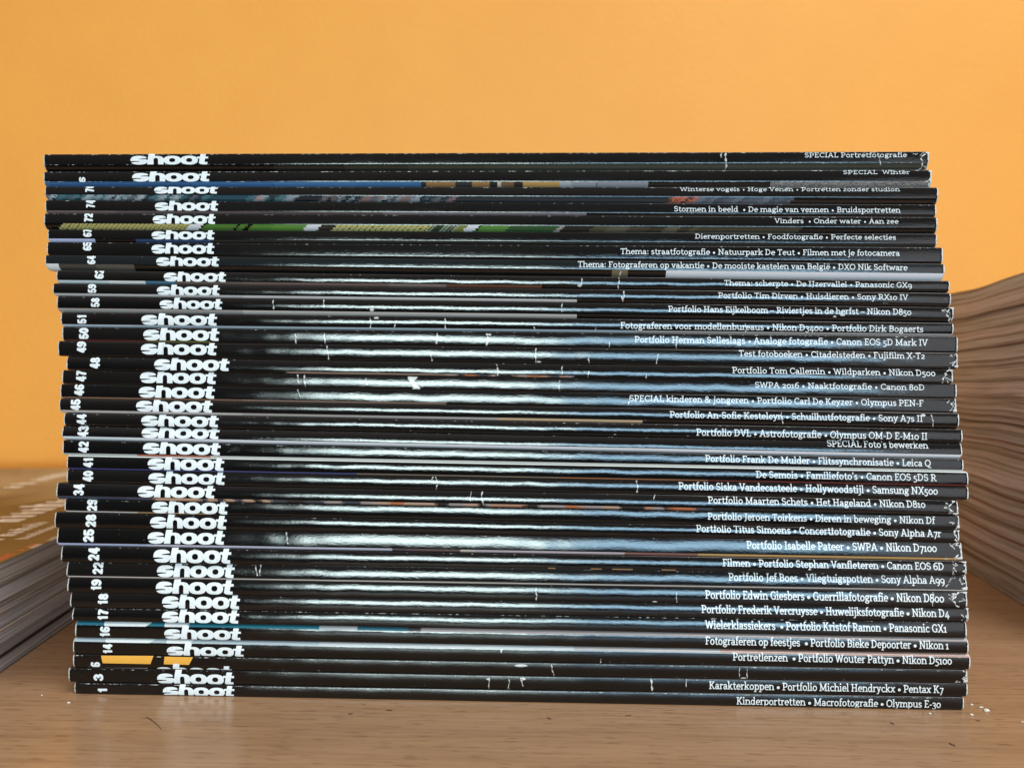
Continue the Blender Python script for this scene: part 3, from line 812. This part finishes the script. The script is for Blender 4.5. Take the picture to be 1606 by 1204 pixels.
# where on each face the window glints: +1 upper edge .. -1 lower edge
GLINT = {8: -.3, 9: -.2, 10: -.1, 11: .1, 12: -.1, 13: 0, 14: -.4, 15: -.2, 16: -.1, 17: .05, 18: -.1, 19: -.7, 20: .1, 21: .1, 22: .15, 23: -.2, 24: .4,
         25: .2, 26: 0, 27: .1, 28: -.1, 29: .3, 30: .3, 31: .2, 32: 1.0, 33: 1.1, 34: 1.3, 35: 1.3, 36: 1.3}
# how torn the right-hand end is
TORN = {0: 1.3, 1: 1.2, 23: 2.2, 24: 0.9, 25: 1.0, 26: 2.0, 27: 1.8, 28: 2.2, 29: 2.4, 30: 0.8, 34: 1.6, 16: 1.4, 10: 1.2, 13: 1.2, 14: 1.3}
LABELS = [
 'topmost black magazine of the stack, scuffed, spine reading SPECIAL Portretfotografie',
 'black magazine with blue and stone picture strip, spine reading SPECIAL Winter',
 'black magazine numbered 76 with icy teal picture strip along its lower fold',
 'black magazine numbered 74, spine reading De magie van vennen and Bruidsportretten',
 'black magazine numbered 72 with green and yellow hose strip along its lower fold',
 'black magazine numbered 67, spine reading Dierenportretten and Foodfotografie',
 'black magazine numbered 65, spine reading Thema: straatfotografie',
 'dark magazine numbered 64 with white strip along its lower fold at right',
 'black magazine numbered 62, spine reading Thema: scherpte and De IJzervallei',
 'black magazine numbered 59, spine reading Huisdieren, above number 58',
 'black magazine numbered 58, spine reading Riviertjes in de herfst',
 'black magazine numbered 51, spine reading Fotograferen voor modellenbureaus',
 'black magazine numbered 50, cracked spine reading Analoge fotografie',
 'black magazine numbered 49, spine reading Test fotoboeken and Citadelsteden',
 'black magazine numbered 48, spine reading Wildparken, set in a little at both ends',
 'black magazine numbered 47 with a white torn patch mid spine, reading Naaktfotografie',
 'black magazine numbered 46 with wide glare, spine reading SPECIAL kinderen & jongeren',
 'black magazine numbered 45, spine reading Schuilhutfotografie',
 'black magazine numbered 44, spine reading Astrofotografie, lying on number 43',
 "black magazine numbered 43 with white lower strip, spine reading SPECIAL Foto's bewerken",
 'black magazine numbered 42, spine reading Flitssynchronisatie',
 "black magazine numbered 41, spine reading De Semois and Familiefoto's",
 'black magazine numbered 40, spine reading Hollywoodstijl, sticking out at right',
 'black magazine numbered 34 with flame coloured picture strip, spine reading Het Hageland',
 'black magazine numbered 29, spine reading Dieren in beweging',
 'black magazine numbered 28, spine reading Concertfotografie, sticking out at left',
 'black magazine numbered 25 with lavender and tan strip along its lower fold',
 'black magazine numbered 24, spine beginning with Filmen, torn at right end',
 'black magazine numbered 22, spine reading Vliegtuigspotten, torn at right end',
 'black magazine numbered 19, spine reading Guerrillafotografie, torn at right end',
 'black magazine numbered 18, spine reading Huwelijksfotografie',
 'black magazine numbered 17, spine reading Wielerklassiekers',
 'black magazine numbered 16 with teal and white strip along its upper fold',
 'black magazine numbered 14 with pale grey upper strip, spine reading Portretlenzen',
 'black magazine numbered 6 with two orange banner pieces across its spine',
 'black magazine numbered 3 with white scuffs, spine reading Karakterkoppen',
 'bottom black magazine of the stack, numbered 1, spine reading Kinderportretten',
]

DEPTH = 0.21
PX = 0.0002


def make_profile(strip_px, top_px, h_px, bulge, lean, sharp):
    """depth of the spine surface (metres behind its foremost line) as a function of t = 0 top .. 1 bottom"""
    n = 240
    t = (np.arange(n) + 0.5) / n
    s = t * h_px                                    # photo pixels from the top edge
    rt = max(1.9 if not sharp else 1.1, top_px)     # upper rounding
    rb = max(2.4, strip_px)                         # lower rounding
    face_top, face_bot = rt, h_px - rb
    phi = np.empty(n)
    a = s < face_top
    e = np.clip(1 - s / rt, 0, 1)
    phi[a] = (bulge + lean) + (66 - bulge - lean) * e[a] ** (1.6 if top_px < 2 else 0.8)
    b = (s >= face_top) & (s <= face_bot)
    q = (s - face_top) / max(1e-6, face_bot - face_top)
    phi[b] = lean + bulge * (1 - 2 * q[b])
    c = s > face_bot
    e2 = np.clip((s - face_bot) / rb, 0, 1)
    k0 = 16 if strip_px > 3 else 4
    lo = bulge - lean + k0
    phi[c] = -(lo + (68 - lo) * e2[c] ** 1.5)
    y = np.concatenate([[0], np.cumsum(-np.tan(np.radians(phi)) * (h_px / n) * PX)])
    y -= y.min()
    return np.linspace(0, 1, n + 1), y, face_bot / h_px, face_top / h_px


class Spine:
    """one magazine of the main stack: edges as straight lines in X, its profile and its slow ripples"""
    def __init__(self, i):
        r = R[i]
        nt = (R[i + 1][0], R[i + 1][1]) if i + 1 < len(R) else END
        self.i = i
        X0, Z0 = unproject(170, r[0]); X1, Z1 = unproject(1440, r[1])
        x0, z0 = unproject(170, nt[0]); x1, z1 = unproject(1440, nt[1])
        self.tl = (float(X0), float(Z0), float((Z1 - Z0) / (X1 - X0)))
        self.bl = (float(x0), float(z0), float((z1 - z0) / (x1 - x0)))
        ym = (r[0] + nt[0]) / 2; yr = (r[1] + nt[1]) / 2
        self.xl = float(unproject(r[2], ym)[0]); self.xr = float(unproject(r[3], yr)[0])
        self.h_px = ((nt[0] - r[0]) + (nt[1] - r[1])) / 2
        self.low = LOW.get(i, (0.0, [(2000, BLK)]))
        self.top = TOPS.get(i, (0.0, [(2000, BLK)]))
        if FACE[i]: bulge, lean = FACE[i]
        else:
            bulge = BULGE.get(i, 10.0) + rng.uniform(-1.0, 1.5)
            elev = math.degrees(math.atan((602 - (r[0] + r[1]) / 2 - self.h_px / 2) / F_PX))
            lean = 1.0 - elev / 2 - GLINT[i] * bulge + rng.uniform(-0.5, 0.5)
        self.T, self.Y, self.tfold, self.ttop = make_profile(self.low[0], self.top[0], self.h_px, bulge, lean, i < 8)
        rr = random.Random(100 + i)
        self.y0 = rr.uniform(-0.0003, 0.0003)
        amp = 0.6 if i < 8 else 1.7
        self.waves = [(rr.uniform(120, 900), rr.uniform(0, 6.28), rr.uniform(0.4, 1) * amp) for _ in range(6)]
        self.waves2 = [(rr.uniform(60, 700), rr.uniform(0, 6.28), rr.uniform(0.4, 1) * amp) for _ in range(6)]

    def ztop(self, X): return np.maximum(self.tl[1] + (X - self.tl[0]) * self.tl[2], 0.001)
    def zbot(self, X):
        z = self.bl[1] + (X - self.bl[0]) * self.bl[2] + 0.00004
        return np.maximum(z, 0.00012)

    def y(self, X, t):
        y = np.interp(np.clip(t, 0, 1), self.T, self.Y) + self.y0
        for k, p, a in self.waves: y = y + 0.000012 * a * np.sin(k * X + p) * (300 / (k + 150))
        for k, p, a in self.waves2: y = y + 0.000055 * a * np.sin(k * X + p) * (100 / (k + 100)) * (t - 0.5) 
        dl = np.clip(1 - (X - self.xl) / 0.0009, 0, 1); dr = np.clip(1 - (self.xr - X) / 0.0009, 0, 1)
        return y + 0.0003 * (dl ** 2 + dr ** 2)         # the two ends are rubbed round


def colour_at(segs, px):
    for e, c in segs:
        if px < e: return c
    return segs[-1][1]


def crack_mesh(sp, mesh):
    """chips and cracks where white paper shows through, laid on the spine as part of the cover's mesh"""
    rr = random.Random(900 + sp.i)
    for (x, y0, y1, w) in CRACK.get(sp.i, []):
        cell = 0.45
        gx = np.arange(x - w - 4, x + w + 4, cell); gy = np.arange(y0 - 3, y1 + 3, cell)
        Xg, Yg = np.meshgrid(gx, gy)
        L = y1 - y0
        if w > L * 0.8:
            D = superell(Xg, Yg, x, (y0 + y1) / 2, w / 2, L / 2, 2)
        else:
            n = max(3, int(L / 3.5)); pts = []
            xx = x + rr.uniform(-1, 1)
            for k in range(n + 1):
                pts.append((xx, y0 + L * k / n)); xx += rr.uniform(-1.5, 1.5)
            D = seg_dist(Xg, Yg, pts, 0)
            ww = w / 2 * (0.55 + 0.45 * np.sin(Yg * rr.uniform(0.5, 0.9) + rr.uniform(0, 6)))
            D = D - np.maximum(ww, 0.32)
        nz = np.array([[rr.uniform(-0.35, 0.35) for _ in gx] for _ in gy])
        put(sp, march(D + nz, gx, gy), mesh, (0.54, 0.53, 0.51), 0.00006)


def put(sp, vf, mesh, col=(0.8, 0.8, 0.8), lift=0.00005, clip=(0.015, 0.985)):
    v, f = vf
    if len(v) == 0: return
    X, Z = unproject(v[:, 0], v[:, 1])
    zt, zb = sp.ztop(X), sp.zbot(X)
    t = (zt - Z) / (zt - zb)
    ok = (t > clip[0]) & (t < clip[1])
    keep = [q for q in f if all(ok[k] for k in q)]
    if not keep: return
    used = sorted({k for q in keep for k in q})
    idx = {k: n for n, k in enumerate(used)}
    X, Z, t = X[used], Z[used], t[used]
    yy = sp.y(X, t) - lift
    # marching faces run clockwise in photo rows, which point down: they already face the camera
    mesh.add(np.stack([X, yy, Z], 1), [tuple(idx[k] for k in reversed(q)) for q in keep], col)


def tear_mesh(sp, mesh):
    """ragged torn paper at the right-hand end"""
    s = TORN.get(sp.i)
    if not s: return
    rr = random.Random(300 + sp.i)
    xr = R[sp.i][3]
    top = R[sp.i][1]; h = sp.h_px
    gx = np.arange(xr - 34, xr + 1, 0.6); gy = np.arange(top - 1, top + h + 2, 0.6)
    Xg, Yg = np.meshgrid(gx, gy)
    # a wandering rim, thick and thin
    pts = []; x = xr - rr.uniform(2, 5) * s
    for k in range(8):
        pts.append((x, top + h * k / 7)); x = min(xr - 1, max(xr - 13 * s, x + rr.uniform(-4, 4) * s))
    D = seg_dist(Xg, Yg, pts, 0) - (0.45 + 0.5 * np.sin(Yg * 0.9 + rr.uniform(0, 6)))
    corner = rr.choice([-1, 1])
    yc = top + (2 if corner < 0 else h - 3)
    D = np.minimum(D, superell(Xg, Yg, xr - 1, yc, 4 * s, 2.2, 1.2))
    for _ in range(int(3 * s)):
        a = rr.uniform(xr - 15 * s, xr - 2); b = rr.uniform(top + 2, top + h - 2)
        D = np.minimum(D, seg_dist(Xg, Yg, [(a, b), (a + rr.uniform(-5, 5), b + rr.uniform(-4, 4)), (a + rr.uniform(-8, 8), b + rr.uniform(-5, 5))], 0.25))
    nz = np.array([[rr.uniform(-0.8, 0.5) for _ in gx] for _ in gy])
    put(sp, march(D + nz, gx, gy), mesh, (0.66, 0.65, 0.63), 0.00007)


TORN_PATCH = [(639, 590), (655, 591), (652, 595), (649, 597), (651, 602), (658, 606), (659, 610), (652, 612.5), (645, 613), (648, 606), (645, 600), (640, 595)]


def poly_dist(X, Y, pts):
    ins = np.zeros(X.shape, bool)
    p = pts + [pts[0]]
    for (ax, ay), (bx, by) in zip(p[:-1], p[1:]):
        cond = ((ay > Y) != (by > Y)) & (X < (bx - ax) * (Y - ay) / (by - ay + 1e-12) + ax)
        ins ^= cond
    d = seg_dist(X, Y, p, 0)
    return np.where(ins, -d, d)


def make_magazine(i):
    sp = Spine(i)
    r = R[i]
    xm = (sp.xl + sp.xr) / 2
    root = empty('magazine', (xm, 0.0, float(sp.zbot(np.array(xm)))))
    tag(root, LABELS[i], 'magazine', 'black magazines in the main stack')
    org = tuple(root.location)
    rr = random.Random(50 + i)
    # --- cover: one folded sheet, back board - spine - front board
    cols = set(np.linspace(sp.xl, sp.xr, 300).tolist())
    for d in (0.00015, 0.0003, 0.0005, 0.0008, 0.0012): cols |= {sp.xl + d, sp.xr - d}
    ymid = r[0] + sp.h_px * 0.5
    for segs in (sp.low[1], sp.top[1]):
        for e, c in segs:
            X = float(unproject(e, ymid)[0])
            if sp.xl + 0.001 < X < sp.xr - 0.001: cols |= {X - 1e-5, X + 1e-5}
    cx = np.array(sorted(cols))
    tt = list(np.linspace(sp.ttop, sp.tfold, 14)) + list(np.linspace(0, sp.ttop, 8)) + list(np.linspace(sp.tfold, 1, 10))
    tt = np.array(sorted(set(np.round(tt, 5))))
    nr = len(tt) + 4
    nc = len(cx)
    V = np.zeros((nr, nc, 3)); Wr = np.zeros((nr, nc))
    zt, zb = sp.ztop(cx), sp.zbot(cx)
    jag = np.zeros(nc)
    wear_amt = 0.50 if i in (0, 1) else rr.uniform(0.44, 0.52) if i > 30 else rr.uniform(0.34, 0.46)
    low_wear = rr.uniform(0.26, 0.40)
    endw = np.maximum(np.clip(1 - (cx - sp.xl) / 0.0009, 0, 1), np.clip(1 - (sp.xr - cx) / 0.0009, 0, 1))
    rows = [('b', DEPTH, 0), ('b', 0.004, 0)] + [('s', 0, t) for t in tt] + [('e', 0.004, 1), ('e', DEPTH, 1)]
    for k, (kind, yv, t) in enumerate(rows):
        V[k, :, 0] = cx
        V[k, :, 2] = zt - (zt - zb) * t
        if kind == 's':
            V[k, :, 1] = sp.y(cx, t)
            nf = max(math.exp(-((t - sp.ttop) * sp.h_px / 1.0) ** 2) * wear_amt, math.exp(-((t - sp.tfold) * sp.h_px / 0.9) ** 2) * (wear_amt if i < 2 else low_wear))
            Wr[k] = np.maximum(nf, np.clip(endw * 1.12, 0, 0.95))
        else:
            V[k, :, 1] = yv
    # ends slightly rounded off in height as well
    squeeze = endw ** 2 * 0.00042
    V[:, :, 2] += np.where(V[:, :, 2] > (zt + zb)[None] / 2, -1, 1) * squeeze[None]
    idx = np.arange(nr * nc).reshape(nr, nc)
    faces, fcol = [], []
    pxs = 803 + 0 * cx
    # photo column of each mesh column, for the printed strips
    gridx = np.linspace(40, 1560, 800); gridX = unproject(gridx, np.full(800, ymid))[0]
    pxs = np.interp(cx, gridX, gridx)
    face_c = DKG if i == 7 else (BLK if rr.random() < 0.6 else BLK2)
    for k in range(nr - 1):
        if k < 1: mid_t = -1
        elif k >= nr - 3: mid_t = 2
        else: mid_t = (rows[k][2] + rows[k + 1][2]) / 2
        strip = mid_t > sp.tfold and sp.low[0] > 0.9
        tstrip = mid_t < sp.ttop and sp.top[0] > 0.9
        for j in range(nc - 1):
            blur = rr.uniform(-4, 4) if i in (2, 14, 23) else 0.0
            faces.append((idx[k, j], idx[k + 1, j], idx[k + 1, j + 1], idx[k, j + 1]))
            pm = (pxs[j] + pxs[j + 1]) / 2
            if i == 1 and strip and pm > 1209: fcol.append(rr.choice(STONE)); continue
            if i in (2, 4) and strip: pm += 1.3 * (k - nr + 12)
            pm += blur
            fcol.append(colour_at(sp.low[1], pm) if strip else colour_at(sp.top[1], pm) if tstrip else face_c)
    cm = Mesh()
    cm.add(V.reshape(-1, 3), faces, fcol, Wr.ravel())
    crack_mesh(sp, cm)
    tear_mesh(sp, cm)
    if i == 15:
        gx = np.arange(632, 666, 0.5); gy = np.arange(586, 617, 0.5)
        Xg, Yg = np.meshgrid(gx, gy)
        nz = np.array([[rr.uniform(-0.6, 0.6) for _ in gx] for _ in gy])
        put(sp, march(poly_dist(Xg, Yg, TORN_PATCH) + nz, gx, gy), cm, (0.66, 0.66, 0.64), 0.00006)
    for pts, c in BANNERS.get(i, []):
        xs = [q[0] for q in pts]; ys = [q[1] for q in pts]
        gx = np.arange(min(xs) - 1, max(xs) + 1, 0.7); gy = np.arange(min(ys) - 1, max(ys) + 1, 0.5)
        Xg, Yg = np.meshgrid(gx, gy)
        put(sp, march(poly_dist(Xg, Yg, pts), gx, gy), cm, c, 0.000035, (0.0, 1.0))
    o = cm.build('cover', M_COVER, root, smooth=True, origin=org)
    # --- paper inside
    pm = Mesh()
    e = 0.00025
    xs = np.array([sp.xl + e, sp.xr - e])
    ztp, zbp = sp.ztop(xs) - e, sp.zbot(xs) + e
    yf = float(sp.Y.max()) + 0.0007
    pv = []
    for x, a, b in zip(xs, zbp, ztp): pv += [(x, yf, a), (x, DEPTH - 0.001, a), (x, DEPTH - 0.001, b), (x, yf, b)]
    pm.add(pv, [(0, 3, 2, 1), (4, 5, 6, 7), (0, 1, 5, 4), (3, 7, 6, 2), (1, 2, 6, 5), (0, 4, 7, 3)])
    pb = pm.build('page_block', M_WHITEPAGE, root, origin=org)
    uv_box(pb)
    # --- lettering
    sl = (r[1] - r[0]) / 1270.0
    x0, x1, xt, base = r[6]
    lm = Mesh()
    xt += (0.13 if i <= 10 else 0.03) * (base - xt)
    put(sp, march(*masthead_field(x0, x1, xt, base, sl, (base - xt) * 0.40, 0.5)), lm, clip=(-0.002, 0.995))
    lm.build('masthead', M_INK, root, origin=org)
    if r[4]:
        nm = Mesh()
        put(sp, march(*number_field(r[4], *r[5], 0.5)), nm, clip=(0.0, sp.tfold + 0.03))
        if nm.n: nm.build('issue_number', M_INK, root, origin=org)
    if r[7]:
        hm = Mesh()
        a0, a1, ct, bs = r[7]
        put(sp, march(*line_field(TXT[i], a0, a1, ct, bs, sl * 1.03, GL, 0.5, 0.0)), hm, clip=(0.0, 0.99))
        hm.build('headline', M_INK, root, origin=org)
    return root


def uv_box(o):
    """UV: u along the longer horizontal run, v = height (metres), for the page-edge stripes"""
    me = o.data
    uvl = me.uv_layers.new(name='UVMap')
    for lp in me.loops:
        c = me.vertices[lp.vertex_index].co
        uvl.data[lp.index].uv = (c.x + c.y, c.z)


for i in range(len(R)):
    make_magazine(i)

# ------------------------------------------------------------------ the two blurred stacks
ORD = ['topmost', 'second', 'third', 'fourth', 'fifth', 'sixth', 'seventh', 'eighth', 'ninth', 'tenth', 'eleventh', 'twelfth', 'thirteenth', 'fourteenth',
       'fifteenth', 'sixteenth', 'seventeenth', 'eighteenth', 'nineteenth', 'twentieth', 'twenty-first', 'twenty-second', 'twenty-third', 'twenty-fourth',
       'twenty-fifth', 'twenty-sixth', 'twenty-seventh', 'twenty-eighth', 'twenty-ninth', 'thirtieth']


def side_stack(corner, direction, side, length, width, thick, wave, mats, edges, group, where, seed, jitter):
    """a pile of magazines; corner = near lower corner of the face we see, direction along that face, side = away from the viewer's side"""
    rr = random.Random(seed)
    d = np.array(direction) / np.linalg.norm(direction); s = np.array(side) / np.linalg.norm(side)
    n = 30
    out = []
    total = sum(thick)
    z = 0.0
    L = np.linspace(0, length, n + 1)
    cnt = len(thick)
    for k, th in enumerate(thick):                 # from the bottom up
        off = rr.uniform(-jitter, jitter); sl = rr.uniform(-jitter, jitter)
        zb = z + wave(L, z) + 0.0001; zt = z + th + wave(L, z + th) - 0.00015
        cth = 0.00016
        def slab(mesh, o0, o1, zlo, zhi, l0, l1, twist=0.0):
            idx0 = mesh.n
            vs = []
            for j in range(n + 1):
                l = l0 + (l1 - l0) * j / n
                base = np.array(corner) + d * (l + sl)
                for ss, zz in ((o0, zlo[j]), (o1, zlo[j]), (o1, zhi[j]), (o0, zhi[j])):
                    p = base + s * (ss + off)
                    vs.append((p[0], p[1], zz))
            fs = []
            for j in range(n):
                a = 4 * j; b = a + 4
                for q in range(4):
                    q2 = (q + 1) % 4
                    fs.append((a + q, a + q2, b + q2, b + q))
            fs.append((0, 3, 2, 1)); fs.append((4 * n, 4 * n + 1, 4 * n + 2, 4 * n + 3))
            mesh.add(vs, fs)
        name_i = cnt - 1 - k
        mid = np.array(corner) + d * length / 2 + s * width / 2
        root = empty('magazine', (float(mid[0]), float(mid[1]), float(z)))
        org = tuple(root.location)
        pick = min(len(mats) - 1, max(0, int((k + 0.5) / cnt * len(mats) + rr.uniform(-1.2, 1.2)))); mt = mats[pick]
        tone = ('grey', 'warm', 'brown', 'pinkish')[M_PAGES.index(mt)]
        tag(root, where % (tone, ORD[name_i] if name_i < cnt - 1 else 'bottom'), 'magazine', group)
        pm = Mesh(); slab(pm, 0.0004, width - 0.001, zb + cth, zt - cth, 0.0005, length - 0.0005)
        uv_pages(pm.build('page_block', mt, root, origin=org), pm, n)
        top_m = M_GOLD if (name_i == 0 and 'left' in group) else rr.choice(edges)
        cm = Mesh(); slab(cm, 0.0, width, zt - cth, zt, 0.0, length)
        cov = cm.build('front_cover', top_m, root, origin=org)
        bm_ = Mesh(); slab(bm_, 0.0, width, zb, zb + cth, 0.0, length)
        bm_.build('back_cover', rr.choice(edges), root, origin=org)
        out.append((root, cov, org))
        z += th
    return out


def uv_pages(o, mesh, n):
    me = o.data
    uvl = me.uv_layers.new(name='UVMap')
    zs = np.concatenate(mesh.v)[:, 2]
    zc = zs.reshape(n + 1, 4)
    for lp in me.loops:
        vi = lp.vertex_index
        j = vi // 4
        base = zc[j, 0]
        uvl.data[lp.index].uv = (j / n, float(zs[vi] - base))


def cam2w(a, d):
    """a metres to the right of the lens axis, d metres in front of the lens"""
    p = CAM + a * r0 + d * fw
    return (float(p[0]), float(p[1]))


def dirw(a, d): return (float(a * r0[0] + d * fw[0]), float(a * r0[1] + d * fw[1]))


# left stack: pages towards the main stack, golden brown cover on top
left = side_stack(cam2w(-0.1712, 0.243), dirw(-0.131, 1.0), dirw(-1.0, -0.131), 0.325, 0.23,
                  [0.0052, 0.0054, 0.0048, 0.0054, 0.0042, 0.0064, 0.0069],
                  lambda L, z: 0.0 * L, [M_PAGES[0], M_PAGES[0], M_PAGES[1]], [M_EDGE3, M_EDGE2, M_EDGE],
                  'magazines in the blurred left stack', 'blurred magazine with %s page edges, %s in the low left stack', 5, 0.0012)
top_root, top_cov, top_org = left[-1]
top_root['label'] = 'golden brown magazine with white and red lettering on top of left stack'


def cover_words(spec, mat, name):
    """rows of small strokes of lettering printed on the golden cover, running away along its long side"""
    mesh = Mesh(); rr = random.Random(int(-spec[0][0] * 10000))
    zc = sum([0.0052, 0.0054, 0.0048, 0.0054, 0.0042, 0.0064, 0.0069]) - 0.00015 + 0.00004
    for (X, d0, d1, cap) in spec:
        l = d0
        ux, uy = -0.127, 0.992
        while l < d1:
            w = cap * rr.uniform(0.35, 0.75)
            if rr.random() < 0.14: l += cap * 0.5; continue
            hgt = cap * rr.choice([0.7, 0.7, 1.0])
            for (a, b, c, e) in ((0, 0, w * 0.35, hgt), (w * 0.45, 0, w * 0.8, hgt * 0.75), (w * 0.2, hgt * 0.55, w * 0.7, hgt * 0.75)):
                q = []
                zq = zc + 0.00002 * rr.random()
                for (p, h) in ((a, b), (c, b), (c, e), (a, e)):
                    yy = l - d0 + p
                    q.append((*cam2w(X + ux * yy - 0.992 * h, d0 + uy * yy - 0.127 * h), zq))
                mesh.add(q, [(0, 1, 2, 3)])
            l += w + cap * 0.12
    o = mesh.build(name, mat, top_root, origin=top_org)
    return o


for row in [(-0.213, 0.318, 0.41, 0.020), (-0.197, 0.300, 0.337, 0.008), (-0.1885, 0.300, 0.340, 0.005), (-0.176, 0.286, 0.312, 0.003), (-0.283, 0.44, 0.53, 0.013), (-0.243, 0.31, 0.37, 0.012)]:
    cover_words([row], M_WTEXT, 'cover_lettering')
cover_words([(-0.1745, 0.262, 0.292, 0.0045)], M_RTEXT, 'cover_subtitle')

rs = random.Random(11)
th = [rs.choice((0.003, 0.0038, 0.0045, 0.0055, 0.0075, 0.009)) for _ in range(28)]
k = 0.1530 / sum(th)
th = [t * k for t in th]
side_stack(cam2w(0.2205, 0.295), dirw(0.212, 1.0), dirw(1.0, -0.212), 0.245, 0.21, th,
           lambda L, z: (0.0007 * np.sin(L * 21 + 2.2 + z * 7) + 0.0004 * np.sin(L * 48 + z * 40) + 0.0003 * np.sin(L * 83 + z * 90)) * min(1, z / 0.05),
           [M_PAGES[2], M_PAGES[1], M_PAGES[3], M_PAGES[0]], [M_EDGE, M_EDGE2, M_EDGE3, M_EDGE3, M_EDGE4],
           'magazines in the blurred right stack', 'blurred magazine with %s page edges, %s in the tall right stack', 23, 0.0016)

# ------------------------------------------------------------------ crumbs and scratches on the table
def on_table(px, py):
    a = (px - 803.0) / F_PX; b = (602.0 - py) / F_PX
    dv = fw + a * RT + b * UP
    t = -CAM[2] / dv[2]
    return CAM + t * dv


CR = [(1547, 1115, 0.0008, 'largest white paper crumb on the table by the stack corner'), (1539, 1110, 0.0006, 'small flat paper crumb just left of the largest crumb'),
      (1524, 1121, 0.0005, 'small pale crumb in front of the largest crumb, near the corner'), (1524, 1105, 0.00045, 'tiny paper speck behind the crumbs, right of the bottom magazine'),
      (1459, 1119, 0.00038, 'lone pale crumb in front of the bottom magazine near its right end'), (1604, 1132, 0.0003, 'tiny pale speck on the table at the right picture edge'),
      (108, 1102, 0.0004, 'thin white paper shred on the table left of the bottom magazine'), (66, 1090, 0.00028, 'tiny white speck on the table well left of the main stack')]
for (px, py, s, lab) in CR:
    p = on_table(px, py)
    rr = random.Random(int(px))
    verts, faces = [], []
    nu, nv = 9, 6
    for a in range(nv + 1):
        for b in range(nu):
            th_, ph = math.pi * a / nv, 2 * math.pi * b / nu
            q = s * rr.uniform(0.6, 1.15)
            verts.append((p[0] + q * math.sin(th_) * math.cos(ph) * 1.2, p[1] + q * math.sin(th_) * math.sin(ph), max(0.00003, s * 0.45 + q * 0.6 * math.cos(th_))))
    for a in range(nv):
        for b in range(nu):
            faces.append((a * nu + b, (a + 1) * nu + b, (a + 1) * nu + (b + 1) % nu, a * nu + (b + 1) % nu))
    cmh = Mesh(); cmh.add(verts, faces)
    tag(cmh.build('paper_crumb', M_CRUMB, None, origin=(p[0], p[1], 0)), lab, 'crumb', 'paper crumbs on the table')

sm = Mesh()
for pts, w in (([(230, 1124), (241, 1131), (249, 1138), (253, 1143)], 2.0), ([(546, 1119.5), (553, 1118.5)], 1.6), ([(606, 1113), (615, 1113.5)], 1.6), ([(858, 1125), (864, 1127)], 1.8),
               ([(1396, 1133), (1402, 1134.5)], 2.2), ([(1488, 1165), (1498, 1169)], 2.6), ([(1530, 1129), (1538, 1130)], 1.4), ([(980, 1122), (990, 1121)], 1.2), ([(568, 1103), (572, 1104)], 1.2)):
    for (a, b), (c, d) in zip(pts[:-1], pts[1:]):
        q = [on_table(a, b - w / 2), on_table(a, b + w / 2), on_table(c, d + w / 2), on_table(c, d - w / 2)]
        sm.add([(v[0], v[1], 0.00003) for v in q], [(0, 1, 2, 3)])
sm.build('scratch', M_SCRATCH, table)
